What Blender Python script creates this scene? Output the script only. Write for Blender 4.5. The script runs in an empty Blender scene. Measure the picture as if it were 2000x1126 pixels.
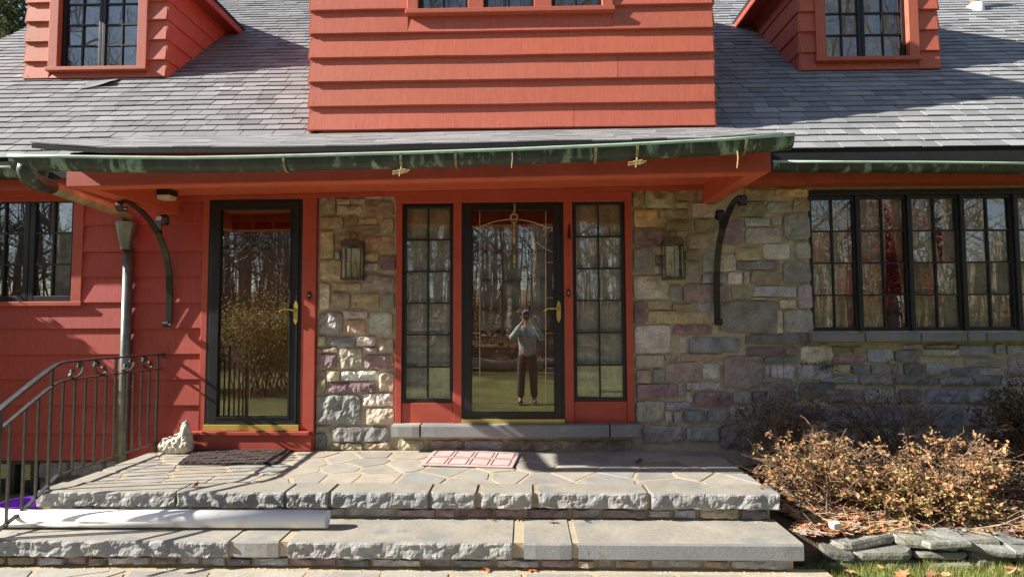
import bpy, bmesh, math, random
from mathutils import Vector, Matrix, noise
R = math.radians
random.seed(7)
scene = bpy.context.scene
COL = scene.collection

# ------------------------------------------------------------------ camera
F_PX = 1100.0
CAM = Vector((0.0, -5.24, 1.21))
YAW, PITCH, ROLL = math.atan(27 / 1100), math.atan(57 / 1100), R(-0.24)
cam_m = Matrix.Rotation(YAW, 3, 'Z') @ Matrix.Rotation(R(90) + PITCH, 3, 'X') @ Matrix.Rotation(ROLL, 3, 'Z')
cam = bpy.data.objects.new('camera', bpy.data.cameras.new('camera'))
COL.objects.link(cam)
cam.matrix_world = Matrix.Translation(CAM) @ cam_m.to_4x4()
cam.data.sensor_fit = 'HORIZONTAL'
cam.data.sensor_width = 36
cam.data.lens = 36 * F_PX / 2000
cam.data.clip_start = 0.03
cam.data.clip_end = 600
scene.camera = cam

# ------------------------------------------------------------------ sky, sun, exposure
SUN_TRAVEL = Vector((1.485, 0.255, -0.895)).normalized()
to_sun = -SUN_TRAVEL
world = bpy.data.worlds.new('World')
scene.world = world
world.use_nodes = True
wn = world.node_tree
wn.nodes.clear()
sky = wn.nodes.new('ShaderNodeTexSky')
sky.sky_type = 'NISHITA'
sky.sun_disc = False
sky.sun_elevation = math.asin(to_sun.z)
sky.sun_rotation = math.atan2(to_sun.x, to_sun.y)
sky.air_density = 1.0
sky.dust_density = 0.6
bg = wn.nodes.new('ShaderNodeBackground')
bg.inputs['Strength'].default_value = 0.078
wo = wn.nodes.new('ShaderNodeOutputWorld')
wn.links.new(sky.outputs[0], bg.inputs[0])
wn.links.new(bg.outputs[0], wo.inputs[0])
sun = bpy.data.objects.new('sun', bpy.data.lights.new('sun', 'SUN'))
COL.objects.link(sun)
sun.data.energy = 5.0
sun.data.angle = R(0.5)
sun.data.color = (1.0, 0.93, 0.82)
sun.rotation_euler = SUN_TRAVEL.to_track_quat('-Z', 'Y').to_euler()
sun.location = (-8, -4, 9)
vs = scene.view_settings
vs.view_transform = 'Standard'
vs.look = 'None'
vs.gamma = 1
vs.exposure = 1.22
scene.cycles.max_bounces = 8
scene.cycles.transparent_max_bounces = 12
scene.cycles.caustics_reflective = False
scene.cycles.caustics_refractive = False

# ------------------------------------------------------------------ helpers
def ray(px, py):
    return cam_m @ Vector(((px - 1000) / F_PX, -(py - 563) / F_PX, -1.0))
def PY(px, py, y=0.0):          # a point of the photograph on the upright plane at depth y
    d = ray(px, py)
    return CAM + d * ((y - CAM.y) / d.y)
def PZ(px, py, z=0.0):          # a point of the photograph on the level plane at height z
    d = ray(px, py)
    return CAM + d * ((z - CAM.z) / d.z)
def XZ(px, py, y=0.0):
    p = PY(px, py, y)
    return p.x, p.z
RS = math.tan(R(43.5))
RZ0 = 2.945
def roof_z(y): return RZ0 + RS * y
def PR(px, py):                 # a point of the photograph on the main roof plane
    d = ray(px, py)
    t = (RZ0 + RS * CAM.y - CAM.z) / (d.z - RS * d.y)
    return CAM + d * t
def nz(x, y, z, s=1.0): return noise.noise(Vector((x * s, y * s, z * s)))

class MB:
    def __init__(self): self.v = []; self.f = []; self.c = []; self.cur = None
    def add(self, vs, fs):
        n = len(self.v)
        self.v += [tuple(p) for p in vs]
        self.f += [tuple(i + n for i in f) for f in fs]
        if self.cur is not None: self.c += [self.cur] * len(vs)
        return self
    def box(self, x0, x1, y0, y1, z0, z1):
        return self.add([(x0,y0,z0),(x1,y0,z0),(x1,y1,z0),(x0,y1,z0),(x0,y0,z1),(x1,y0,z1),(x1,y1,z1),(x0,y1,z1)],
                        [(0,3,2,1),(4,5,6,7),(0,1,5,4),(1,2,6,5),(2,3,7,6),(3,0,4,7)])
    def hexa(self, p):          # 8 points, bottom loop then top loop
        return self.add(p, [(0,3,2,1),(4,5,6,7),(0,1,5,4),(1,2,6,5),(2,3,7,6),(3,0,4,7)])
    def prism(self, poly, d):   # polygon (3D points) pushed along vector d
        n = len(poly); d = Vector(d)
        a = [Vector(p) for p in poly]
        return self.add(a + [p + d for p in a], [tuple(range(n - 1, -1, -1)), tuple(range(n, 2 * n))] +
                        [(i, (i + 1) % n, n + (i + 1) % n, n + i) for i in range(n)])
    def tube(self, pts, rad, n=8, cap=True):
        pts = [Vector(p) for p in pts]
        if not hasattr(rad, '__len__'): rad = [rad] * len(pts)
        vs = []; fs = []; prev = None
        for i, p in enumerate(pts):
            t = (pts[min(i + 1, len(pts) - 1)] - pts[max(i - 1, 0)])
            if t.length < 1e-9: t = Vector((0, 0, 1))
            t.normalize()
            if prev is None:
                a = Vector((0, 0, 1)) if abs(t.z) < 0.9 else Vector((1, 0, 0))
            else: a = prev
            u = (a - t * a.dot(t)).normalized(); w = t.cross(u); prev = u
            for k in range(n):
                an = 2 * math.pi * k / n
                vs.append(p + (u * math.cos(an) + w * math.sin(an)) * rad[i])
        for i in range(len(pts) - 1):
            for k in range(n):
                fs.append((i*n + k, i*n + (k+1) % n, (i+1)*n + (k+1) % n, (i+1)*n + k))
        if cap:
            fs.append(tuple(range(n - 1, -1, -1))); fs.append(tuple((len(pts) - 1) * n + k for k in range(n)))
        return self.add(vs, fs)
    def strap(self, pts, w, t, side=(1, 0, 0)):     # flat bar along pts; width w along side, thickness t
        pts = [Vector(p) for p in pts]; s = Vector(side).normalized(); vs = []; fs = []
        for i, p in enumerate(pts):
            d = (pts[min(i + 1, len(pts) - 1)] - pts[max(i - 1, 0)]).normalized()
            nn = d.cross(s).normalized()
            for a, b in ((-1, -1), (1, -1), (1, 1), (-1, 1)):
                vs.append(p + s * (a * w / 2) + nn * (b * t / 2))
        for i in range(len(pts) - 1):
            for k in range(4):
                fs.append((i*4 + k, i*4 + (k+1) % 4, (i+1)*4 + (k+1) % 4, (i+1)*4 + k))
        m = (len(pts) - 1) * 4
        fs += [(3, 2, 1, 0), (m, m+1, m+2, m+3)]
        return self.add(vs, fs)
    def lathe(self, prof, c, n=20):                 # profile of (radius, z) about a vertical axis at c
        vs = []; fs = []
        for r, z in prof:
            for k in range(n):
                an = 2 * math.pi * k / n
                vs.append((c[0] + r * math.cos(an), c[1] + r * math.sin(an), c[2] + z))
        for i in range(len(prof) - 1):
            for k in range(n):
                fs.append((i*n + k, i*n + (k+1) % n, (i+1)*n + (k+1) % n, (i+1)*n + k))
        return self.add(vs, fs)
    def grid(self, fn, nu, nv):
        vs = [fn(i / nu, j / nv) for j in range(nv + 1) for i in range(nu + 1)]
        w = nu + 1
        return self.add(vs, [(j*w + i, j*w + i + 1, (j+1)*w + i + 1, (j+1)*w + i) for j in range(nv) for i in range(nu)])

WORLD = {}
def place(o, parent, wpos):
    if parent is not None:
        o.parent = parent
        o.location = Vector(wpos) - WORLD[parent.name]
    else:
        o.location = wpos
    WORLD[o.name] = Vector(wpos)
def build(name, mb, mat, parent=None, smooth=False, color=None, bevel=0, base=False, kind=None):
    v = mb.v
    lo = [min(p[i] for p in v) for i in range(3)]; hi = [max(p[i] for p in v) for i in range(3)]
    c = Vector(((lo[0]+hi[0])/2, (lo[1]+hi[1])/2, lo[2] if base else (lo[2]+hi[2])/2))
    me = bpy.data.meshes.new(name)
    me.from_pydata([(p[0]-c.x, p[1]-c.y, p[2]-c.z) for p in v], [], mb.f)
    if mb.c:
        at = me.color_attributes.new('tint', 'FLOAT_COLOR', 'POINT')
        at.data.foreach_set('color', [q for cc in mb.c for q in (cc[0], cc[1], cc[2], 1.0)])
    me.update()
    if smooth: me.polygons.foreach_set('use_smooth', [True] * len(me.polygons))
    o = bpy.data.objects.new(name, me)
    COL.objects.link(o)
    if mat: me.materials.append(mat)
    if color: o.color = (*color, 1)
    place(o, parent, c)
    if bevel:
        m = o.modifiers.new('bevel', 'BEVEL'); m.width = bevel; m.segments = 2; m.limit_method = 'ANGLE'
        m.harden_normals = False
    if kind: o['kind'] = kind
    return o
def copy_piece(src, parent, wpos, rot=None, scale=None, color=None):
    o = src.copy(); COL.objects.link(o); o.parent = None
    place(o, parent, wpos)
    if rot is not None: o.rotation_euler = rot
    if scale is not None: o.scale = scale
    if color: o.color = (*color, 1)
    return o
def empty(name, loc, parent=None):
    o = bpy.data.objects.new(name, None); COL.objects.link(o); o.empty_display_size = 0.1
    place(o, parent, Vector(loc)); return o
def tag(o, label, cat, group=None):
    o['label'] = label; o['category'] = cat
    if group: o['group'] = group
    return o
def struct(o, label=None):
    o['kind'] = 'structure'
    return o

# ------------------------------------------------------------------ materials
def lin(r, g, b):
    f = lambda c: (c / 255 / 12.92) if c <= 10 else ((c / 255 + 0.055) / 1.055) ** 2.4
    return (f(r), f(g), f(b))
def make_mat(name, color=(0.5, 0.5, 0.5), rough=0.7, src=None, mottle=0.25, mscale=8.0, fine=0.1, fscale=90.0,
             bump=0.2, bscale=60.0, bdist=0.004, metal=0.0, spec=0.4, stretch=None, spots=None, sub=None):
    """Principled surface; colour from a constant, the object's own colour or a mesh tint, with mottling, grain and relief."""
    m = bpy.data.materials.new(name); m.use_nodes = True
    nt = m.node_tree; N = nt.nodes; L = nt.links
    b = N['Principled BSDF']
    b.inputs['Roughness'].default_value = rough
    b.inputs['Metallic'].default_value = metal
    b.inputs['Specular IOR Level'].default_value = spec
    geo = N.new('ShaderNodeNewGeometry'); pos = geo.outputs['Position']
    if stretch:
        vm = N.new('ShaderNodeVectorMath'); vm.operation = 'MULTIPLY'; vm.inputs[1].default_value = stretch
        L.new(pos, vm.inputs[0]); pos = vm.outputs[0]
    if src == 'object':
        oi = N.new('ShaderNodeObjectInfo'); csock = oi.outputs['Color']
    elif src == 'tint':
        at = N.new('ShaderNodeVertexColor'); at.layer_name = 'tint'; csock = at.outputs['Color']
    else:
        rgb = N.new('ShaderNodeRGB'); rgb.outputs[0].default_value = (*color, 1); csock = rgb.outputs[0]
    def tex(scale, detail, rough_=0.6):
        t = N.new('ShaderNodeTexNoise'); t.inputs['Scale'].default_value = scale
        t.inputs['Detail'].default_value = detail; t.inputs['Roughness'].default_value = rough_
        L.new(pos, t.inputs['Vector']); return t
    def modulate(c, fac_sock, amt):
        mr = N.new('ShaderNodeMapRange'); mr.inputs['From Min'].default_value = 0.3; mr.inputs['From Max'].default_value = 0.7
        mr.inputs['To Min'].default_value = 1 - amt; mr.inputs['To Max'].default_value = 1 + amt
        L.new(fac_sock, mr.inputs['Value'])
        hs = N.new('ShaderNodeHueSaturation'); L.new(c, hs.inputs['Color']); L.new(mr.outputs[0], hs.inputs['Value'])
        return hs.outputs[0]
    if mottle: csock = modulate(csock, tex(mscale, 4).outputs['Fac'], mottle)
    if fine: csock = modulate(csock, tex(fscale, 3).outputs['Fac'], fine)
    if spots:                       # (colour, scale, threshold, softness): stains and patches of their own shape
        for (sc, ss, th, so) in spots:
            t = tex(ss, 6, 0.65)
            mr = N.new('ShaderNodeMapRange'); mr.inputs['From Min'].default_value = th; mr.inputs['From Max'].default_value = th + so
            L.new(t.outputs['Fac'], mr.inputs['Value'])
            mx = N.new('ShaderNodeMix'); mx.data_type = 'RGBA'
            L.new(mr.outputs[0], mx.inputs['Factor']); L.new(csock, mx.inputs['A']); mx.inputs['B'].default_value = (*sc, 1)
            csock = mx.outputs['Result']
    L.new(csock, b.inputs['Base Color'])
    if bump:
        t = tex(bscale, 5, 0.6)
        bp = N.new('ShaderNodeBump'); bp.inputs['Strength'].default_value = bump; bp.inputs['Distance'].default_value = bdist
        L.new(t.outputs['Fac'], bp.inputs['Height']); L.new(bp.outputs[0], b.inputs['Normal'])
    if sub:                         # thin leaves let light through
        tr = N.new('ShaderNodeBsdfTranslucent'); L.new(csock, tr.inputs['Color'])
        ms = N.new('ShaderNodeMixShader'); ms.inputs[0].default_value = sub
        L.new(b.outputs[0], ms.inputs[1]); L.new(tr.outputs[0], ms.inputs[2])
        L.new(ms.outputs[0], N['Material Output'].inputs['Surface'])
    return m
def glass_mat(name, refl=0.16, tint=(0.9, 0.92, 0.9), wav=0.02, wscale=7.0):
    m = bpy.data.materials.new(name); m.use_nodes = True
    nt = m.node_tree; N = nt.nodes; L = nt.links; N.remove(N['Principled BSDF'])
    tr = N.new('ShaderNodeBsdfTransparent'); tr.inputs[0].default_value = (*tint, 1)
    gl = N.new('ShaderNodeBsdfGlossy'); gl.inputs['Roughness'].default_value = 0.0; gl.inputs['Color'].default_value = (1, 1, 1, 1)
    lw = N.new('ShaderNodeFresnel'); lw.inputs['IOR'].default_value = 1.5
    mr = N.new('ShaderNodeMapRange'); mr.inputs['From Min'].default_value = 0.04; mr.inputs['From Max'].default_value = 1
    mr.inputs['To Min'].default_value = refl; mr.inputs['To Max'].default_value = 1
    ms = N.new('ShaderNodeMixShader')
    t = N.new('ShaderNodeTexNoise'); t.inputs['Scale'].default_value = wscale; t.inputs['Detail'].default_value = 1
    geo = N.new('ShaderNodeNewGeometry'); L.new(geo.outputs['Position'], t.inputs['Vector'])
    bp = N.new('ShaderNodeBump'); bp.inputs['Strength'].default_value = 1.0; bp.inputs['Distance'].default_value = wav * 0.02
    L.new(t.outputs['Fac'], bp.inputs['Height']); L.new(bp.outputs[0], gl.inputs['Normal'])
    L.new(lw.outputs[0], mr.inputs['Value']); L.new(mr.outputs[0], ms.inputs[0])
    L.new(tr.outputs[0], ms.inputs[1]); L.new(gl.outputs[0], ms.inputs[2])
    L.new(ms.outputs[0], N['Material Output'].inputs['Surface'])
    return m
RED = (0.41, 0.068, 0.054)
PALE_RED = (0.53, 0.138, 0.086)  # paler, less saturated red of the dormers
M = {}
M['red'] = make_mat('red_siding_paint', RED, 0.62, src='object', mottle=0.14, mscale=3.5, fine=0.10, fscale=14, stretch=(22, 3, 1.2), bump=0.35, bscale=12, bdist=0.003,
                    spots=[((0.22, 0.05, 0.04), 3.2, 0.67, 0.06)])
M['red_trim'] = make_mat('red_trim_paint', (0.43, 0.078, 0.052), 0.55, mottle=0.12, mscale=5, fine=0.05, bump=0.12, bscale=30)
M['red_bounce_lit'] = make_mat('bounce_lit_red_paint', (0.62, 0.125, 0.058), 0.5, mottle=0.10, mscale=5, fine=0.05, bump=0.12, bscale=30)  # trim red with the porch's bounce light put into its colour
M['red_pale'] = make_mat('pale_red_paint', PALE_RED, 0.65, src='object', mottle=0.10, mscale=3.5, fine=0.08, fscale=14, stretch=(22, 3, 1.2), bump=0.4, bscale=12, bdist=0.003,
                    spots=[((0.34, 0.085, 0.065), 3.2, 0.65, 0.06), ((0.60, 0.24, 0.18), 2.1, 0.66, 0.08)])
M['black'] = make_mat('black_door_paint', (0.017, 0.019, 0.023), 0.38, mottle=0.2, fine=0, bump=0.05)
M['iron'] = make_mat('black_wrought_iron', (0.012, 0.012, 0.013), 0.32, mottle=0.3, mscale=30, fine=0, bump=0.25, bscale=90, spec=0.6)
M['rail_iron'] = make_mat('worn_rail_iron', (0.05, 0.045, 0.043), 0.28, mottle=0.4, mscale=30, fine=0.2, bump=0.3, bscale=120, spec=0.6,
                          spots=[((0.09, 0.05, 0.03), 25, 0.62, 0.08)])
M['stone'] = make_mat('field_stone', src='object', rough=0.85, mottle=0.30, mscale=9, fine=0.22, fscale=70, bump=0.75, bscale=26, bdist=0.012,
                      spots=[((0.15, 0.125, 0.09), 11, 0.66, 0.10), ((0.50, 0.44, 0.32), 7, 0.67, 0.10)])
M['stone_top'] = make_mat('tan_step_top', (0.315, 0.292, 0.245), 0.85, mottle=0.14, mscale=4, fine=0.14, fscale=50, bump=0.4, bscale=40, bdist=0.004,
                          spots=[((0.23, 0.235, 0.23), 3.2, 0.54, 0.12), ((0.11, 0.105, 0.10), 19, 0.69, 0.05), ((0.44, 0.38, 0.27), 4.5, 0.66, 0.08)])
M['bluestone'] = make_mat('bluestone_slab', src='object', rough=0.8, mottle=0.16, mscale=5, fine=0.12, fscale=60, bump=0.4, bscale=40, bdist=0.004,
                          spots=[((0.47, 0.41, 0.30), 2.6, 0.62, 0.12), ((0.11, 0.11, 0.105), 14, 0.66, 0.06)])
M['mortar'] = make_mat('sandy_mortar', (0.48, 0.42, 0.315), 0.9, mottle=0.2, mscale=10, fine=0.2, fscale=110, bump=0.8, bscale=55, bdist=0.006,
                       spots=[((0.27, 0.22, 0.15), 8, 0.64, 0.12)])
M['porch_mortar'] = make_mat('porch_mortar', (0.43, 0.36, 0.25), 0.9, mottle=0.12, mscale=6, fine=0.15, fscale=90, bump=0.5, bscale=50, bdist=0.004)
M['shingle'] = make_mat('grey_shingle', src='object', rough=0.9, mottle=0.10, mscale=3, fine=0.22, fscale=130, bump=0.4, bscale=220, bdist=0.003)
M['shingle_far'] = make_mat('grey_shingle_field', src='tint', rough=0.9, mottle=0.10, mscale=3, fine=0.22, fscale=130, bump=0.4, bscale=220, bdist=0.003)
M['felt'] = make_mat('dark_roof_felt', (0.02, 0.02, 0.022), 0.9, mottle=0.2, bump=0.2)
M['copper'] = make_mat('verdigris_copper', (0.046, 0.058, 0.050), 0.5, mottle=0.3, mscale=6, fine=0.15, fscale=40, bump=0.2, metal=0.2,
                       stretch=(1.7, 1, .5), spots=[((0.22, 0.34, 0.28), 5.5, 0.53, 0.10), ((0.10, 0.055, 0.03), 7, 0.66, 0.06)])
M['copper_lip'] = make_mat('pale_verdigris', (0.40, 0.56, 0.47), 0.6, mottle=0.15, mscale=9, fine=0.1, bump=0.2,
                           spots=[((0.16, 0.10, 0.06), 9, 0.68, 0.05)])
M['pipe_old'] = make_mat('weathered_copper_pipe', (0.27, 0.225, 0.13), 0.5, mottle=0.35, mscale=8, fine=0.2, metal=0.25, bump=0.2,
                         spots=[((0.16, 0.22, 0.17), 9, 0.55, 0.1), ((0.05, 0.03, 0.02), 12, 0.64, 0.08)])
M['zinc'] = make_mat('grey_patina_pipe', (0.19, 0.22, 0.21), 0.36, mottle=0.3, mscale=7, fine=0.15, metal=0.55, bump=0.15,
                     spots=[((0.26, 0.34, 0.30), 6, 0.62, 0.1)])
M['brass'] = make_mat('brass', (0.62, 0.47, 0.13), 0.36, mottle=0.1, fine=0.1, metal=0.55, bump=0.05)
M['came'] = make_mat('glass_came_brass', (0.62, 0.50, 0.34), 0.45, mottle=0.2, fine=0, metal=0.5, bump=0)
M['wood_door'] = make_mat('brown_door_wood', (0.30, 0.105, 0.042), 0.5, mottle=0.3, mscale=3, fine=0.2, fscale=9, stretch=(14, 14, 1), bump=0.1)
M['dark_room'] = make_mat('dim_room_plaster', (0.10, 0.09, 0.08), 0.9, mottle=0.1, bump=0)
M['sheer'] = make_mat('sheer_curtain', (0.74, 0.73, 0.68), 0.9, mottle=0.25, mscale=14, fine=0.25, fscale=60, bump=0.2)
M['drape'] = make_mat('tan_green_drape', (0.72, 0.68, 0.54), 0.9, mottle=0.3, mscale=6, fine=0.25, fscale=40, bump=0.2)
M['blue_blind'] = make_mat('pale_blind', (0.38, 0.42, 0.46), 0.8, mottle=0.15, bump=0.1)
M['pvc'] = make_mat('white_pvc', (0.86, 0.86, 0.84), 0.35, mottle=0.04, mscale=4, fine=0.03, bump=0.02, spots=[((0.5, 0.47, 0.4), 14, 0.71, 0.06), ((0.62, 0.6, 0.55), 3, 0.6, 0.1)])
M['purple'] = make_mat('purple_plastic', (0.20, 0.03, 0.47), 0.4, mottle=0.1, fine=0, bump=0)
M['mat_dark'] = make_mat('brown_woven_mat', (0.075, 0.055, 0.05), 0.95, mottle=0.35, mscale=22, fine=0.3, bump=0.8, bscale=160, bdist=0.006)
M['mat_pink'] = make_mat('faded_pink_mat', (0.58, 0.42, 0.40), 0.9, mottle=0.14, mscale=5, fine=0.15, bump=0.5, bscale=160, spots=[((0.50, 0.22, 0.22), 3, 0.55, 0.15)])
M['mat_line'] = make_mat('mat_groove_line', (0.20, 0.12, 0.12), 0.9, mottle=0.2, bump=0.2)
M['white_rock'] = make_mat('white_rough_rock', (0.60, 0.56, 0.47), 0.85, mottle=0.25, mscale=22, fine=0.2, bump=0.9, bscale=60, bdist=0.01,
                           spots=[((0.35, 0.26, 0.13), 16, 0.62, 0.08)])
M['leaf'] = make_mat('bush_leaf', src='tint', rough=0.6, mottle=0.15, mscale=20, fine=0, bump=0, sub=0.3)
M['litter'] = make_mat('dry_leaf', src='tint', rough=0.75, mottle=0.2, mscale=30, fine=0.1, bump=0, sub=0.15)
M['twig'] = make_mat('bush_twig', (0.17, 0.115, 0.075), 0.8, mottle=0.3, mscale=20, bump=0.2)
M['bark'] = make_mat('tree_bark', (0.26, 0.215, 0.175), 0.9, mottle=0.35, mscale=5, fine=0.2, bump=0.6, bscale=20, bdist=0.02)
M['grass'] = make_mat('grass_blade', src='tint', rough=0.6, mottle=0.1, mscale=6, fine=0, bump=0, sub=0.3)
M['lawn'] = make_mat('lawn_ground', (0.17, 0.175, 0.045), 0.95, mottle=0.35, mscale=0.9, fine=0.3, fscale=14, bump=0.6, bscale=30, bdist=0.03,
                     spots=[((0.26, 0.18, 0.09), 1.3, 0.58, 0.10)])
M['woods'] = make_mat('woodland_floor', (0.25, 0.15, 0.08), 0.95, mottle=0.4, mscale=1.2, fine=0.35, fscale=12, bump=0.8, bscale=14, bdist=0.05)
M['soil'] = make_mat('leafy_soil', (0.085, 0.055, 0.032), 0.95, mottle=0.45, mscale=9, fine=0.3, fscale=60, bump=0.9, bscale=40, bdist=0.02)
M['concrete'] = make_mat('grey_foundation', src='object', rough=0.9, mottle=0.25, mscale=6, fine=0.2, bump=0.5, bscale=30)
M['oxide'] = make_mat('dark_lantern_metal', (0.11, 0.08, 0.06), 0.5, mottle=0.3, mscale=25, fine=0.2, metal=0.4, bump=0.2)
M['candle'] = make_mat('cream_candle', (0.75, 0.62, 0.45), 0.5, mottle=0.05, bump=0)
M['cream'] = make_mat('cream_lens', (0.72, 0.66, 0.42), 0.4, mottle=0.05, bump=0)
M['letter'] = make_mat('tan_wood_letter', (0.46, 0.35, 0.22), 0.7, mottle=0.2, mscale=30, bump=0.1)
M['white'] = make_mat('white_metal', (0.75, 0.76, 0.78), 0.5, mottle=0.08, bump=0.05)
M['clay'] = make_mat('clay_pipe', (0.40, 0.22, 0.13), 0.7, mottle=0.15, bump=0.1)
M['straw'] = make_mat('dry_straw', (0.42, 0.33, 0.16), 0.8, mottle=0.3, mscale=40, bump=0.1)
M['glass'] = glass_mat('window_glass', 0.19, tint=(0.97, 0.98, 0.97), wav=0.012, wscale=4)
M['storm_glass'] = glass_mat('storm_door_glass', 0.25, tint=(0.85, 0.86, 0.84), wav=0.02, wscale=3)
M['lamp_glass'] = glass_mat('lantern_glass', 0.05, wav=0.01)

# ------------------------------------------------------------------ house root
house = tag(empty('house', (0, 0, 0)), 'red house with stone entrance wall, entrance hood, dormers and grey shingle roof', 'house')

# ------------------------------------------------------------------ ground, lawn, woods (structure)
LAWN_Z = -0.40
g = MB().grid(lambda u, v: (-120 + 240*u, -12.0 + 62*v, LAWN_Z - 0.02), 30, 12)
struct(build('lawn_ground', g, M['lawn']))
def wood_z(x, y): return LAWN_Z - 0.02 + 0.075*max(0, -13.0 - y) + 0.10*nz(x, y, 0, 0.35)*min(1, max(0, -12 - y))
def wood_floor(u, v):
    x = -120 + 240*u; y = -12.0 - 100*(1 - v)**1.6
    return (x, y, wood_z(x, y) if v < .999 else LAWN_Z - .02)
struct(build('woodland_ground', MB().grid(wood_floor, 60, 30), M['woods'], smooth=True))

# ------------------------------------------------------------------ house shell
T = 0.16
xL, xR = -6.45, 7.2
sx_door0, sx_door1 = XZ(418, 600)[0], XZ(597, 600)[0]
x_pier0, x_pier1 = XZ(620, 600)[0], XZ(773, 600)[0]
x_st0 = XZ(1233, 600)[0]
x_win0, z_win1 = XZ(1580, 383); z_win0 = XZ(1590, 646)[1]
lw_x0, lw_x1 = XZ(-45, 500)[0], XZ(146, 500)[0]; lw_z1, lw_z0 = XZ(80, 384)[1], XZ(80, 588)[1]
z_soff = 2.37
w = MB()
Y0, Y1 = 0.012, 0.012 + T
def wall_rect(m, a, b, c, d, y0=None): m.box(a, b, Y0 if y0 is None else y0, Y1, c, d)
sw = MB()
wall_rect(sw, xL, lw_x0, -0.10, 2.6); wall_rect(sw, lw_x1, sx_door0, -0.10, 2.6)
wall_rect(sw, lw_x0, lw_x1, -0.10, lw_z0); wall_rect(sw, lw_x0, lw_x1, lw_z1, 2.6)
ld_z0, ld_z1 = XZ(500, 838)[1], XZ(500, 392)[1]
wall_rect(sw, sx_door0, sx_door1, ld_z1, 2.6); wall_rect(sw, sx_door0, sx_door1, -0.10, ld_z0 - 0.003)
wall_rect(sw, sx_door1, x_pier0, -0.10, 2.6)
siding = build('siding_wall', sw, M['red'], house, color=RED)
mw = MB()
wall_rect(mw, x_pier0, x_pier1, -0.45, 2.6, .004)
wall_rect(mw, x_st0, x_win0, -0.45, 2.6, .004)
wall_rect(mw, x_win0, xR, -0.45, z_win0, .004); wall_rect(mw, x_win0, xR, z_win1, 2.6)
cz = XZ(1000, 853)[1]
wall_rect(mw, x_pier1, x_st0, -0.45, cz, -.005); wall_rect(mw, x_pier1, x_st0, 2.36, 2.6)
stone_wall = build('stone_wall', mw, M['mortar'], house)
# plain back, ends and floor close the rooms
sh = MB()
sh.box(xL, xR, 7.6, 7.75, -0.45, 3.0)
sh.box(xL, xL + 0.15, Y1, 7.6, -0.45, 2.9); sh.box(xR - 0.15, xR, Y1, 7.6, -0.45, 2.9)
for x in (xL, xR - 0.15): sh.prism([(x, 0.0, 2.9), (x, 7.6, 2.9), (x, 3.8, 6.42)], (0.15, 0, 0))
build('rear_wall', sh, M['red'], house, color=RED)
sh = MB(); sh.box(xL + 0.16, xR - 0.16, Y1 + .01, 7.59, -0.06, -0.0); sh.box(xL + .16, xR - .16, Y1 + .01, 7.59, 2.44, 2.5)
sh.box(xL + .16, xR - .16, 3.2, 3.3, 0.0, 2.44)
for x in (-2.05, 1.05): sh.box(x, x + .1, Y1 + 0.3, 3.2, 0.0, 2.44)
build('interior_shell', sh, M['dark_room'], house)

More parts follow.
